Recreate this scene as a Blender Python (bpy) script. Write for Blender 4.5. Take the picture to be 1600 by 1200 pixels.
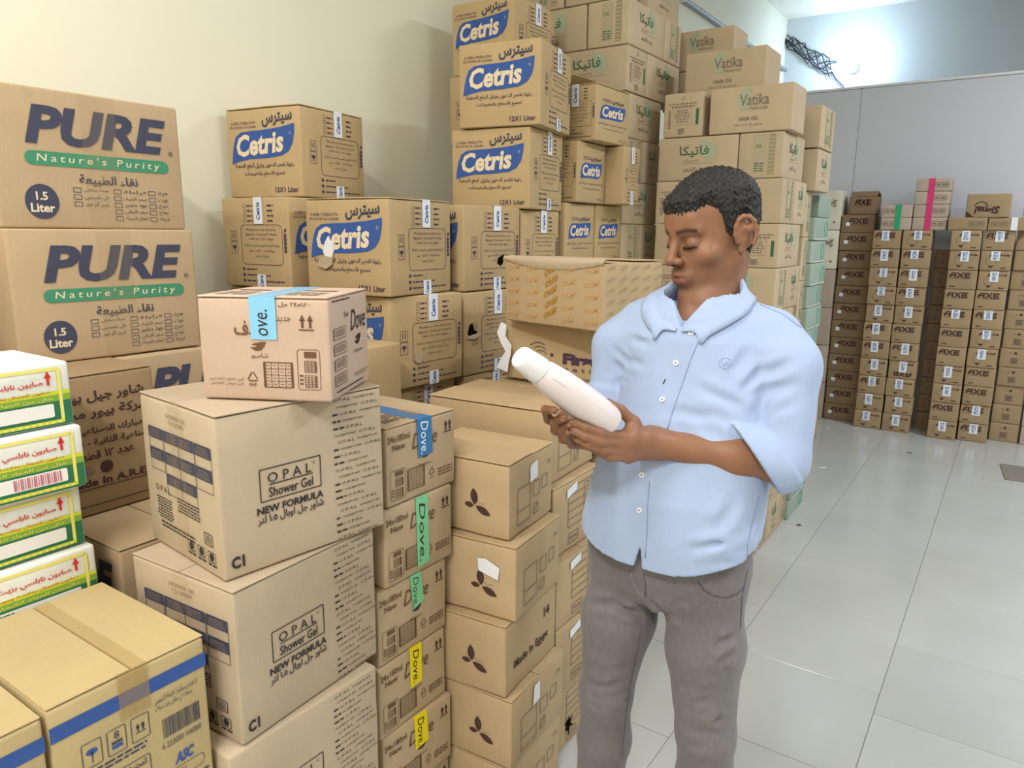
import bpy, bmesh, math, random, unicodedata
import numpy as np
from mathutils import Vector, Matrix, noise

for _o in list(bpy.data.objects):
    bpy.data.objects.remove(_o)
scene = bpy.context.scene
COL = scene.collection
R = math.radians

# ------------------------------------------------------------------ camera
CAM_F, CAM_PITCH, CAM_ROLL, CAM_YAW, CAM_H = 1145.0, R(11.6), R(0.46), R(34.44), 1.55
cam = bpy.data.cameras.new('camera')
cam.sensor_fit = 'HORIZONTAL'
cam.sensor_width = 36.0
cam.lens = 36.0 * CAM_F / 1600.0
cam.clip_start = 0.05
cam_ob = bpy.data.objects.new('camera', cam)
COL.objects.link(cam_ob)
_f = Vector((-math.sin(CAM_YAW) * math.cos(CAM_PITCH), math.cos(CAM_YAW) * math.cos(CAM_PITCH), -math.sin(CAM_PITCH)))
_r = Vector((math.cos(CAM_YAW), math.sin(CAM_YAW), 0))
_u = _r.cross(_f)
_r2 = _r * math.cos(CAM_ROLL) + _u * math.sin(CAM_ROLL)
_u2 = -_r * math.sin(CAM_ROLL) + _u * math.cos(CAM_ROLL)
cam_ob.matrix_world = Matrix(((_r2.x, _u2.x, -_f.x, 0), (_r2.y, _u2.y, -_f.y, 0), (_r2.z, _u2.z, -_f.z, CAM_H), (0, 0, 0, 1)))
scene.camera = cam_ob

# ------------------------------------------------------------------ world, exposure
world = bpy.data.worlds.new('room_air')
scene.world = world
world.use_nodes = True
world.node_tree.nodes['Background'].inputs[0].default_value = (0.80, 0.87, 1.0, 1)
world.node_tree.nodes['Background'].inputs[1].default_value = 0.25
vs = scene.view_settings
vs.view_transform = 'Standard'
vs.look = 'None'
vs.exposure = 0.08
vs.gamma = 1.0
vs.use_curve_mapping = False


# ------------------------------------------------------------------ materials
def lin(c):
    return tuple((x / 12.92 if x <= 0.04045 else ((x + 0.055) / 1.055) ** 2.4) for x in [v / 255.0 for v in c])


MATS = {}


def new_mat(name):
    m = bpy.data.materials.new(name)
    m.use_nodes = True
    nt = m.node_tree
    b = nt.nodes['Principled BSDF']
    MATS[name] = m
    return m, nt, b


def nd(nt, t, **kw):
    n = nt.nodes.new(t)
    for k, v in kw.items():
        setattr(n, k, v)
    return n


def plain(name, rgb, rough=0.6, spec=0.3, metal=0.0):
    m, nt, b = new_mat(name)
    b.inputs['Base Color'].default_value = (*lin(rgb), 1)
    b.inputs['Roughness'].default_value = rough
    b.inputs['Specular IOR Level'].default_value = spec
    b.inputs['Metallic'].default_value = metal
    return m


def ink(name, rgb, rough=0.7, fade=0.12):
    """printing ink: slightly uneven coverage"""
    m, nt, b = new_mat(name)
    tc = nd(nt, 'ShaderNodeTexCoord')
    nz = nd(nt, 'ShaderNodeTexNoise')
    nz.inputs['Scale'].default_value = 60
    nz.inputs['Detail'].default_value = 3
    nt.links.new(tc.outputs['Object'], nz.inputs['Vector'])
    mx = nd(nt, 'ShaderNodeMix', data_type='RGBA')
    mx.inputs['A'].default_value = (*lin(rgb), 1)
    mx.inputs['B'].default_value = (*lin([c + (176 - c) * fade for c in rgb]), 1)
    nt.links.new(nz.outputs['Fac'], mx.inputs['Factor'])
    nt.links.new(mx.outputs['Result'], b.inputs['Base Color'])
    b.inputs['Roughness'].default_value = rough
    b.inputs['Specular IOR Level'].default_value = 0.2
    return m


def cardboard(name, rgb, var=0.06, stain=0.35, rough=0.72):
    """corrugated board: fibre mottling, faint flute lines, scuffs, per-carton shade"""
    m, nt, b = new_mat(name)
    L = nt.links.new
    tc = nd(nt, 'ShaderNodeTexCoord')
    oi = nd(nt, 'ShaderNodeObjectInfo')
    n1 = nd(nt, 'ShaderNodeTexNoise')
    n1.inputs['Scale'].default_value = 7
    n1.inputs['Detail'].default_value = 4
    off = nd(nt, 'ShaderNodeVectorMath', operation='MULTIPLY_ADD')
    comb = nd(nt, 'ShaderNodeCombineXYZ')
    mul = nd(nt, 'ShaderNodeMath', operation='MULTIPLY')
    mul.inputs[1].default_value = 13.0
    L(oi.outputs['Random'], mul.inputs[0])
    for i in range(3):
        L(mul.outputs[0], comb.inputs[i])
    off.inputs[1].default_value = (1, 1, 1)
    L(tc.outputs['Object'], off.inputs[0])
    L(comb.outputs[0], off.inputs[2])
    L(off.outputs[0], n1.inputs['Vector'])
    n2 = nd(nt, 'ShaderNodeTexNoise')
    n2.inputs['Scale'].default_value = 160
    n2.inputs['Detail'].default_value = 2
    L(off.outputs[0], n2.inputs['Vector'])
    # scuff blotches
    n3 = nd(nt, 'ShaderNodeTexNoise')
    n3.inputs['Scale'].default_value = 14
    n3.inputs['Detail'].default_value = 6
    n3.inputs['Roughness'].default_value = 0.7
    L(off.outputs[0], n3.inputs['Vector'])
    rp = nd(nt, 'ShaderNodeValToRGB')
    rp.color_ramp.elements[0].position = 0.62
    rp.color_ramp.elements[0].color = (0, 0, 0, 1)
    rp.color_ramp.elements[1].position = 0.82
    rp.color_ramp.elements[1].color = (1, 1, 1, 1)
    L(n3.outputs['Fac'], rp.inputs['Fac'])
    base = lin(rgb)
    hsv = nd(nt, 'ShaderNodeHueSaturation')
    hsv.inputs['Color'].default_value = (*base, 1)
    a1 = nd(nt, 'ShaderNodeMapRange')
    a1.inputs['To Min'].default_value = 1 - var
    a1.inputs['To Max'].default_value = 1 + var
    L(oi.outputs['Random'], a1.inputs['Value'])
    a2 = nd(nt, 'ShaderNodeMapRange')
    a2.inputs['To Min'].default_value = 0.90
    a2.inputs['To Max'].default_value = 1.10
    L(n1.outputs['Fac'], a2.inputs['Value'])
    a3 = nd(nt, 'ShaderNodeMapRange')
    a3.inputs['To Min'].default_value = 0.95
    a3.inputs['To Max'].default_value = 1.05
    L(n2.outputs['Fac'], a3.inputs['Value'])
    p1 = nd(nt, 'ShaderNodeMath', operation='MULTIPLY')
    L(a1.outputs[0], p1.inputs[0]); L(a2.outputs[0], p1.inputs[1])
    p2 = nd(nt, 'ShaderNodeMath', operation='MULTIPLY')
    L(p1.outputs[0], p2.inputs[0]); L(a3.outputs[0], p2.inputs[1])
    L(p2.outputs[0], hsv.inputs['Value'])
    mx = nd(nt, 'ShaderNodeMix', data_type='RGBA')
    sc = nd(nt, 'ShaderNodeMath', operation='MULTIPLY')
    sc.inputs[1].default_value = stain
    L(rp.outputs['Color'], sc.inputs[0])
    L(sc.outputs[0], mx.inputs['Factor'])
    L(hsv.outputs['Color'], mx.inputs['A'])
    mx.inputs['B'].default_value = (*[c * 0.62 for c in base], 1)
    L(mx.outputs['Result'], b.inputs['Base Color'])
    # flute lines
    sx = nd(nt, 'ShaderNodeSeparateXYZ')
    L(tc.outputs['Object'], sx.inputs[0])
    ad = nd(nt, 'ShaderNodeMath', operation='ADD')
    L(sx.outputs['X'], ad.inputs[0]); L(sx.outputs['Y'], ad.inputs[1])
    m2 = nd(nt, 'ShaderNodeMath', operation='MULTIPLY')
    m2.inputs[1].default_value = 2 * math.pi / 0.0075
    L(ad.outputs[0], m2.inputs[0])
    sn = nd(nt, 'ShaderNodeMath', operation='SINE')
    L(m2.outputs[0], sn.inputs[0])
    m3 = nd(nt, 'ShaderNodeMath', operation='MULTIPLY_ADD')
    m3.inputs[1].default_value = 0.05
    L(sn.outputs[0], m3.inputs[0]); L(n1.outputs['Fac'], m3.inputs[2])
    bp = nd(nt, 'ShaderNodeBump')
    bp.inputs['Strength'].default_value = 0.25
    bp.inputs['Distance'].default_value = 0.004
    L(m3.outputs[0], bp.inputs['Height'])
    L(bp.outputs[0], b.inputs['Normal'])
    b.inputs['Roughness'].default_value = rough
    b.inputs['Specular IOR Level'].default_value = 0.25
    return m


def clear_tape(name, rgb, alpha):
    m, nt, b = new_mat(name)
    b.inputs['Base Color'].default_value = (*lin(rgb), 1)
    b.inputs['Roughness'].default_value = 0.22
    b.inputs['Alpha'].default_value = alpha
    return m


def wall_paint(name, rgb, rough=0.6, bump=0.1, var=0.04, scale=1.2):
    m, nt, b = new_mat(name)
    L = nt.links.new
    tc = nd(nt, 'ShaderNodeTexCoord')
    n1 = nd(nt, 'ShaderNodeTexNoise')
    n1.inputs['Scale'].default_value = scale
    n1.inputs['Detail'].default_value = 5
    L(tc.outputs['Object'], n1.inputs['Vector'])
    a = nd(nt, 'ShaderNodeMapRange')
    a.inputs['To Min'].default_value = 1 - var
    a.inputs['To Max'].default_value = 1 + var
    L(n1.outputs['Fac'], a.inputs['Value'])
    h = nd(nt, 'ShaderNodeHueSaturation')
    h.inputs['Color'].default_value = (*lin(rgb), 1)
    L(a.outputs[0], h.inputs['Value'])
    L(h.outputs[0], b.inputs['Base Color'])
    n2 = nd(nt, 'ShaderNodeTexNoise')
    n2.inputs['Scale'].default_value = 90
    L(tc.outputs['Object'], n2.inputs['Vector'])
    bp = nd(nt, 'ShaderNodeBump')
    bp.inputs['Strength'].default_value = bump
    bp.inputs['Distance'].default_value = 0.003
    L(n2.outputs['Fac'], bp.inputs['Height'])
    L(bp.outputs[0], b.inputs['Normal'])
    b.inputs['Roughness'].default_value = rough
    return m


def emit(name, rgb, strength):
    m, nt, b = new_mat(name)
    b.inputs['Base Color'].default_value = (*lin(rgb), 1)
    b.inputs['Emission Color'].default_value = (*lin(rgb), 1)
    b.inputs['Emission Strength'].default_value = strength
    return m


# board tones
cardboard('board_pure', (180, 156, 125))
cardboard('board_brown_and_shade', (156, 131, 99))  # brown of the curly writing carton; shadow tone of the recessed ones
cardboard('board_cetris', (182, 158, 120))
cardboard('board_opal', (180, 163, 141))
cardboard('board_dove_pink', (197, 172, 155), stain=0.15)
cardboard('board_dove', (182, 160, 131))
cardboard('board_leaf', (182, 158, 124), stain=0.5)
cardboard('board_vatika', (190, 171, 144), stain=0.2)
cardboard('board_axe', (162, 139, 108), stain=0.2)
cardboard('board_axe_dark', (139, 116, 89), stain=0.25)
cardboard('board_grey', (180, 163, 150), stain=0.15)
cardboard('board_asc', (182, 162, 120), stain=0.4)
cardboard('board_mint', (150, 165, 154), stain=0.15)
cardboard('board_white', (219, 215, 198), stain=0.12)
cardboard('board_soap', (225, 229, 225), stain=0.06)
# inks
ink('ink_navy', (62, 64, 86))
ink('ink_blue', (52, 84, 156))
ink('ink_plum', (74, 56, 80))
ink('ink_black', (48, 42, 42))
ink('ink_brown', (104, 74, 52))
ink('ink_dark_brown', (70, 44, 44))
ink('ink_green', (62, 138, 104))
ink('ink_pale_green', (166, 178, 148), fade=0.3)
ink('ink_forest', (60, 100, 70))
ink('ink_orange', (214, 164, 92), fade=0.35)
ink('ink_strip', (178, 166, 136))
ink('ink_strip_dark', (156, 142, 112))
ink('ink_gold', (178, 132, 44), fade=0.2)
ink('ink_grey', (128, 112, 98))
ink('ink_cream', (226, 208, 176))
ink('ink_white', (240, 240, 240))
ink('ink_red', (206, 44, 40))
ink('ink_rose', (196, 90, 120))
ink('ink_lime', (206, 214, 60))
ink('ink_lemon', (236, 228, 120))
ink('ink_soap_green', (42, 112, 78))
ink('ink_leaf_green', (130, 170, 60))
ink('ink_teal', (92, 166, 140), fade=0.25)
plain('tape_white', (226, 230, 240), 0.25, 0.5)
plain('tape_sky', (132, 196, 236), 0.25, 0.5)
plain('tape_blue', (38, 116, 176), 0.25, 0.5)
plain('tape_mint', (120, 200, 150), 0.3, 0.5)
plain('tape_yellow', (240, 222, 24), 0.3, 0.5)
plain('tape_green', (40, 160, 110), 0.3, 0.5)
plain('tape_pink', (206, 40, 110), 0.3, 0.5)
plain('label_paper', (228, 230, 238), 0.6, 0.3)
clear_tape('tape_clear', (196, 172, 126), 0.05)
clear_tape('tape_brown', (186, 156, 96), 0.22)
plain('void', (24, 18, 14), 0.9, 0.0)


# ------------------------------------------------------------------ object helpers
def link(o, parent=None):
    COL.objects.link(o)
    if parent is not None:
        o.parent = parent
    return o


def tag(o, label=None, cat=None, group=None, kind=None):
    if label:
        o['label'] = label
    if cat:
        o['category'] = cat
    if group:
        o['group'] = group
    if kind:
        o['kind'] = kind
    return o


def mesh_from(name, verts, faces, mats, midx=None, smooth=False):
    me = bpy.data.meshes.new(name)
    me.from_pydata([tuple(v) for v in verts], [], faces)
    for m in mats:
        me.materials.append(MATS[m] if isinstance(m, str) else m)
    if midx is not None:
        me.polygons.foreach_set('material_index', midx)
    if smooth:
        me.polygons.foreach_set('use_smooth', [True] * len(me.polygons))
    me.update()
    return me


def obj(name, me, parent=None, loc=(0, 0, 0), rot=(0, 0, 0)):
    o = bpy.data.objects.new(name, me)
    o.location = loc
    o.rotation_euler = rot
    return link(o, parent)


def empty(name, loc=(0, 0, 0), rz=0.0):
    o = bpy.data.objects.new(name, None)
    o.empty_display_size = 0.1
    o.location = loc
    o.rotation_euler = (0, 0, rz)
    return link(o)


def bm_mesh(bm, name, mats, smooth=False, sharp=None):
    me = bpy.data.meshes.new(name)
    bm.to_mesh(me)
    bm.free()
    for m in mats:
        me.materials.append(MATS[m] if isinstance(m, str) else m)
    if smooth:
        me.polygons.foreach_set('use_smooth', [True] * len(me.polygons))
        if sharp:
            me.set_sharp_from_angle(angle=sharp)
    me.update()
    return me


def bm_box(bm, x0, x1, y0, y1, z0, z1, bevel=0.0, seg=2):
    r = bmesh.ops.create_cube(bm, size=1)
    for v in r['verts']:
        v.co = Vector(((x0 + x1) / 2 + v.co.x * (x1 - x0), (y0 + y1) / 2 + v.co.y * (y1 - y0), (z0 + z1) / 2 + v.co.z * (z1 - z0)))
    if bevel > 0:
        es = {e for v in r['verts'] for e in v.link_edges}
        bmesh.ops.bevel(bm, geom=list(es), offset=bevel, segments=seg, affect='EDGES', profile=0.5)


def box_mesh(name, x0, x1, y0, y1, z0, z1, mat, bevel=0.0, seg=2):
    bm = bmesh.new()
    bm_box(bm, x0, x1, y0, y1, z0, z1, bevel, seg)
    return bm_mesh(bm, name, [mat], True, R(25))


def tube_mesh(name, pts, rad, mat, n=8, closed_caps=True):
    verts, faces = [], []
    pts = [Vector(p) for p in pts]
    k = len(pts)
    up = Vector((0, 0, 1))
    for i, p in enumerate(pts):
        t = (pts[min(i + 1, k - 1)] - pts[max(i - 1, 0)]).normalized()
        a = t.cross(up if abs(t.z) < 0.9 else Vector((1, 0, 0))).normalized()
        b = t.cross(a).normalized()
        r = rad[i] if isinstance(rad, (list, tuple)) else rad
        for j in range(n):
            an = 2 * math.pi * j / n
            verts.append(p + a * (r * math.cos(an)) + b * (r * math.sin(an)))
    for i in range(k - 1):
        for j in range(n):
            faces.append((i * n + j, i * n + (j + 1) % n, (i + 1) * n + (j + 1) % n, (i + 1) * n + j))
    if closed_caps:
        faces.append(tuple(range(n - 1, -1, -1)))
        faces.append(tuple((k - 1) * n + j for j in range(n)))
    return mesh_from(name, verts, faces, [mat], smooth=True)
# ------------------------------------------------------------------ lettering
_FORMS = {}
for _c in range(0xFE80, 0xFEFD):
    _d = unicodedata.decomposition(chr(_c)).split()
    if len(_d) == 2:
        _FORMS.setdefault(int(_d[1], 16), {})[_d[0]] = chr(_c)
_LAM = {0x622: (0xFEF5, 0xFEF6), 0x623: (0xFEF7, 0xFEF8), 0x625: (0xFEF9, 0xFEFA), 0x627: (0xFEFB, 0xFEFC)}


def arabic(s):
    """joined letter forms, in left-to-right drawing order"""
    out = []
    i, n = 0, len(s)

    def joins_next(ch):
        return '<initial>' in _FORMS.get(ord(ch), {})

    def takes_prev(ch):
        return '<final>' in _FORMS.get(ord(ch), {})
    prev = False
    while i < n:
        ch = s[i]
        if ord(ch) not in _FORMS:
            out.append(ch)
            prev = False
            i += 1
            continue
        if ch == 'ل' and i + 1 < n and ord(s[i + 1]) in _LAM:
            out.append(chr(_LAM[ord(s[i + 1])][1 if prev else 0]))
            prev = False
            i += 2
            continue
        f = _FORMS[ord(ch)]
        nxt = i + 1 < n and joins_next(ch) and takes_prev(s[i + 1])
        key = ('<medial>' if nxt else '<final>') if prev else ('<initial>' if nxt else '<isolated>')
        out.append(f.get(key, f.get('<isolated>', ch)))
        prev = nxt
        i += 1
    toks, cur = [], ''
    for ch in out:                       # keep digit runs left to right
        if ch.isdigit() or ch in '.x':
            cur += ch
        else:
            if cur:
                toks.append(cur)
                cur = ''
            toks.append(ch)
    if cur:
        toks.append(cur)
    return ''.join(reversed(toks))


_TXT = {}
_fc = bpy.data.curves.new('letter_form', 'FONT')
_fc.resolution_u = 2
_fc.fill_mode = 'FRONT'
_fo = bpy.data.objects.new('letter_form', _fc)
COL.objects.link(_fo)


def glyphs(body, bold=0.0, shear=0.0, res=2, space=1.0):
    key = (body, round(bold, 4), round(shear, 3), res, space)
    if key in _TXT:
        return _TXT[key]
    t = arabic(body) if any('\u0600' <= c <= '\u06ff' for c in body) else body
    _fc.body = t
    _fc.offset = bold
    _fc.shear = shear
    _fc.resolution_u = res
    _fc.space_character = space
    dg = bpy.context.evaluated_depsgraph_get()
    dg.update()
    ev = _fo.evaluated_get(dg)
    me = ev.to_mesh()
    n = len(me.vertices)
    co = np.zeros(n * 3)
    me.vertices.foreach_get('co', co)
    co = co.reshape(-1, 3)[:, :2].copy()
    fs = [tuple(p.vertices) for p in me.polygons]
    ev.to_mesh_clear()
    if n:
        lo, hi = co.min(0), co.max(0)
    else:
        lo, hi = np.zeros(2), np.ones(2)
    _TXT[key] = (co, fs, lo, hi)
    return _TXT[key]


class Print:
    """flat printing on one face of a carton; u to the right, v up, metres"""

    def __init__(self):
        self.secs = {}
        self.sec('lettering')

    def sec(self, name):
        """what follows belongs to this part of the printing"""
        self.v, self.f, self.m, self.mats = self.secs.setdefault(name, ([], [], [], []))

    def mi(self, mat):
        if mat not in self.mats:
            self.mats.append(mat)
        return self.mats.index(mat)

    def poly(self, pts, mat, layer=1):
        b = len(self.v)
        a = sum(pts[i][0] * pts[(i + 1) % len(pts)][1] - pts[(i + 1) % len(pts)][0] * pts[i][1] for i in range(len(pts)))
        if a < 0:
            pts = pts[::-1]
        self.v += [(p[0], p[1], layer * 0.0005) for p in pts]
        self.f.append(tuple(range(b, b + len(pts))))
        self.m.append(self.mi(mat))

    def rect(self, u0, v0, u1, v1, mat, layer=1):
        self.poly([(u0, v0), (u1, v0), (u1, v1), (u0, v1)], mat, layer)

    def line(self, a, b, w, mat, layer=1):
        dx, dy = b[0] - a[0], b[1] - a[1]
        l = math.hypot(dx, dy) or 1e-9
        nx, ny = -dy / l * w / 2, dx / l * w / 2
        self.poly([(a[0] - nx, a[1] - ny), (b[0] - nx, b[1] - ny), (b[0] + nx, b[1] + ny), (a[0] + nx, a[1] + ny)], mat, layer)

    def path(self, pts, w, mat, layer=1, closed=False):
        n = len(pts)
        for i in range(n if closed else n - 1):
            self.line(pts[i], pts[(i + 1) % n], w, mat, layer)

    def frame(self, u0, v0, u1, v1, w, mat, layer=1):
        self.path([(u0, v0), (u1, v0), (u1, v1), (u0, v1)], w, mat, layer, True)

    def rr(self, u0, v0, u1, v1, r, n=4):
        pts = []
        for cx, cy, a0 in ((u1 - r, v0 + r, -90), (u1 - r, v1 - r, 0), (u0 + r, v1 - r, 90), (u0 + r, v0 + r, 180)):
            for k in range(n + 1):
                a = R(a0 + 90 * k / n)
                pts.append((cx + r * math.cos(a), cy + r * math.sin(a)))
        return pts

    def rframe(self, u0, v0, u1, v1, r, w, mat, layer=1):
        self.path(self.rr(u0, v0, u1, v1, r), w, mat, layer, True)

    def rrect(self, u0, v0, u1, v1, r, mat, layer=1):
        self.poly(self.rr(u0, v0, u1, v1, r), mat, layer)

    def disc(self, cu, cv, ru, mat, layer=1, rv=None, n=24):
        rv = rv or ru
        self.poly([(cu + ru * math.cos(2 * math.pi * k / n), cv + rv * math.sin(2 * math.pi * k / n)) for k in range(n)], mat, layer)

    def ring(self, cu, cv, r, w, mat, layer=1, a0=0, a1=360, n=24):
        pts = [(cu + r * math.cos(R(a0 + (a1 - a0) * k / n)), cv + r * math.sin(R(a0 + (a1 - a0) * k / n))) for k in range(n + 1)]
        self.path(pts, w, mat, layer)

    def text(self, body, u, v, mat, w=None, h=None, layer=2, bold=0.0, shear=0.0, align='c', rot=0, res=2, flip=False, space=1.0, slope=0.0):
        """centred at (u, v); w and/or h give the size of the written line"""
        co, fs, lo, hi = glyphs(body, bold, shear, res, space)
        s = hi - lo
        s = np.maximum(s, 1e-6)
        if w and h:
            sx, sy = w / s[0], h / s[1]
        elif w:
            sx = sy = w / s[0]
        else:
            sx = sy = h / s[1]
        p = (co - lo - s / 2) * [sx, sy]
        if align == 'l':
            p[:, 0] += s[0] * sx / 2
        elif align == 'r':
            p[:, 0] -= s[0] * sx / 2
        if slope:
            p[:, 1] += p[:, 0] * slope
        if rot:
            c, sn = math.cos(R(rot)), math.sin(R(rot))
            p = np.stack([p[:, 0] * c - p[:, 1] * sn, p[:, 0] * sn + p[:, 1] * c], 1)
        b = len(self.v)
        z = layer * 0.0005
        self.v += [(x + u, y + v, z) for x, y in p]
        self.f += [tuple(i + b for i in f) for f in fs]
        self.m += [self.mi(mat)] * len(fs)

    def dashes(self, u0, u1, v, th, mat, seed=0, layer=1):
        """a line of writing too small to read"""
        rnd = random.Random(seed)
        u = u0
        while u < u1:
            l = rnd.uniform(2.0, 5.0) * th
            self.rect(u, v - th / 2, min(u + l, u1), v + th / 2, mat, layer)
            u += l + th * 0.9

    def para(self, u0, u1, v_top, v_bot, n, mat, seed=0, ragged=0.25, layer=1, fill=0.45):
        rnd = random.Random(seed)
        for i in range(n):
            v = v_top + (v_bot - v_top) * (i + 0.5) / n
            k = rnd.uniform(0, ragged) * (u1 - u0) / 2
            self.dashes(u0 + k, u1 - k, v, abs(v_top - v_bot) / n * fill, mat, seed * 31 + i, layer)

    def arrows_up(self, u, v, s, mat):
        """two upward arrows over a bar"""
        for d in (-0.28, 0.28):
            self.rect(u + (d - 0.09) * s, v - 0.32 * s, u + (d + 0.09) * s, v + 0.25 * s, mat)
            self.poly([(u + (d - 0.22) * s, v + 0.15 * s), (u + (d + 0.22) * s, v + 0.15 * s), (u + d * s, v + 0.6 * s)], mat)
        self.rect(u - 0.55 * s, v - 0.52 * s, u + 0.55 * s, v - 0.42 * s, mat)

    def recycle(self, u, v, s, mat, word=None):
        p = [(u + s * math.cos(R(90 + 120 * k)), v + s * math.sin(R(90 + 120 * k))) for k in range(3)]
        for k in range(3):
            a, b = p[k], p[(k + 1) % 3]
            self.line((a[0] + (b[0] - a[0]) * 0.12, a[1] + (b[1] - a[1]) * 0.12), (a[0] + (b[0] - a[0]) * 0.9, a[1] + (b[1] - a[1]) * 0.9), s * 0.18, mat)
        if word:
            self.text(word, u, v - s * 0.85, mat, h=s * 0.4)

    def pallet_icon(self, u0, v0, u1, v1, mat, nx=4, ny=4):
        self.frame(u0, v0, u1, v1, (u1 - u0) * 0.035, mat)
        for i in range(1, nx):
            x = u0 + (u1 - u0) * i / nx
            self.line((x, v0), (x, v1), (u1 - u0) * 0.02, mat)
        for i in range(1, ny):
            y = v0 + (v1 - v0) * i / ny
            self.line((u0, y), (u1, y), (u1 - u0) * 0.02, mat)
        self.rect(u0, v0, u0 + (u1 - u0) * 0.06, v1, mat)
        self.rect(u1 - (u1 - u0) * 0.06, v0, u1, v1, mat)
        for i in range(nx):
            for j in range(ny):
                x, y = u0 + (u1 - u0) * (i + .5) / nx, v0 + (v1 - v0) * (j + .5) / ny
                self.rect(x - (u1 - u0) * 0.06, y - (v1 - v0) * .012, x + (u1 - u0) * 0.06, y + (v1 - v0) * .012, mat)

    def tower_icon(self, u0, v0, u1, v1, mat):
        self.rframe(u0, v0, u1, v1, (u1 - u0) * 0.12, (u1 - u0) * 0.025, mat)
        w, h = u1 - u0, v1 - v0
        cu = u0 + w * 0.55
        for a, b in ((0.06, 0.36), (0.44, 0.72)):
            x0, x1 = cu - w * 0.24, cu + w * 0.22
            y0, y1 = v0 + h * a, v0 + h * b
            for k in range(8):
                self.line((x0, y0 + (y1 - y0) * k / 7), (x1, y0 + (y1 - y0) * k / 7), h * 0.012, mat)
            for k in range(4):
                self.line((x0 + (x1 - x0) * k / 3, y0), (x0 + (x1 - x0) * k / 3, y1), h * 0.012, mat)
            self.rect(x1, y0, x1 + w * 0.08, y1, mat)
        self.rect(cu - w * 0.24, v0 + h * 0.8, cu + w * 0.3, v0 + h * 0.95, mat)
        self.para(u0 + w * 0.05, cu - w * 0.3, v0 + h * 0.4, v0 + h * 0.1, 3, mat, 5)

    def mesh(self, name):
        return mesh_from(name, self.v, self.f, self.mats, self.m)

    def meshes(self):
        return [(n, mesh_from(n, *s[:2], s[3], s[2])) for n, s in self.secs.items() if s[1]]


_PR = {}


def face_print(key, fn, W, H):
    k = (key, round(W, 3), round(H, 3))
    if k not in _PR:
        p = Print()
        fn(p, W, H)
        _PR[k] = p.meshes()
    return _PR[k]
# ------------------------------------------------------------------ cartons
_BODY = {}


def body_mesh(wl, wr, h, mat, seed=0, amp=0.0015, r=0.006):
    key = (round(wl, 3), round(wr, 3), round(h, 4), mat, seed % 4, round(amp, 4))
    if key in _BODY:
        return _BODY[key]

    def axis(n, lo, hi):
        m = 4
        inner = [lo + r + (hi - lo - 2 * r) * i / m for i in range(m + 1)]
        return [lo, lo + 0.35 * r] + inner + [hi - 0.35 * r, hi]
    X, Y, Z = axis(0, -wl, 0), axis(0, 0, wr), axis(0, 0, h)
    verts, faces, idx = [], [], {}

    def vid(p):
        k = tuple(round(c, 6) for c in p)
        if k not in idx:
            idx[k] = len(verts)
            verts.append(Vector(p))
        return idx[k]
    for fixed in (0, 1):
        for A, B, mk in ((X, Y, lambda a, b, f: (a, b, Z[f])), (X, Z, lambda a, b, f: (a, Y[f], b)), (Y, Z, lambda a, b, f: (X[f], a, b))):
            f = -1 if fixed else 0
            for i in range(len(A) - 1):
                for j in range(len(B) - 1):
                    q = [vid(mk(A[i], B[j], f)), vid(mk(A[i + 1], B[j], f)), vid(mk(A[i + 1], B[j + 1], f)), vid(mk(A[i], B[j + 1], f))]
                    faces.append(q)
    c = Vector((-wl / 2, wr / 2, h / 2))
    hs = Vector((wl / 2, wr / 2, h / 2))
    sd = Vector((seed % 4 * 3.7, seed % 4 * 1.9, seed % 4 * 5.1))
    out = []
    for p in verts:
        q = p - c
        inn = Vector([max(-hs[i] + r, min(hs[i] - r, q[i])) for i in range(3)])
        d = q - inn
        nrm = d.normalized() if d.length > 1e-9 else Vector((0, 0, 0))
        q = inn + nrm * r
        # boards give a little: dents go inward only
        t = noise.noise((p + sd) * 7.0) * 0.5 + 0.5
        edge = sum(1 for i in range(3) if abs(abs(q[i]) - hs[i]) < r * 1.2)
        k = amp * (0.6 * t + (1.2 * abs(noise.noise((p + sd) * 23.0)) if edge >= 2 else 0))
        for i in range(3):
            if abs(abs(q[i]) - hs[i]) < r * 1.2:
                q[i] -= math.copysign(k, q[i])
        out.append(q + c)
    me = bpy.data.meshes.new('carton_body')
    me.from_pydata([tuple(v) for v in out], [], faces)
    bm = bmesh.new()
    bm.from_mesh(me)
    bmesh.ops.recalc_face_normals(bm, faces=bm.faces)
    bm.to_mesh(me)
    bm.free()
    me.materials.append(MATS[mat])
    me.polygons.foreach_set('use_smooth', [True] * len(me.polygons))
    me.update()
    _BODY[key] = me
    return me


DIM = {}
_cn = [0]
FACE = {}


def on_face(root, face, me, name, parent=None, lift=0.0004):
    wl, wr, h = DIM[root.name]
    loc, rot = {'L': ((-wl, -lift, 0), (R(90), 0, 0)), 'R': ((lift, 0, 0), (R(90), 0, R(90))), 'T': ((-wl, 0, h + lift), (0, 0, 0))}[face]
    o = obj(name, me, parent or root, loc, rot)
    if parent is not None and parent is not root:
        o.matrix_parent_inverse = Matrix()
    return o


def face_size(root, face):
    wl, wr, h = DIM[root.name]
    return {'L': (wl, h), 'R': (wr, h), 'T': (wl, wr)}[face]


_FL = {}


def flap_mesh(a, b, mat):
    """board a wide (x from 0), b deep (y from 0)"""
    k = (round(a, 3), round(b, 3), mat)
    if k not in _FL:
        bm = bmesh.new()
        bm_box(bm, 0, a, 0, b, -0.0035, 0, 0.0012, 1)
        _FL[k] = bm_mesh(bm, 'flap', [mat], True, R(30))
    return _FL[k]


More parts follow.
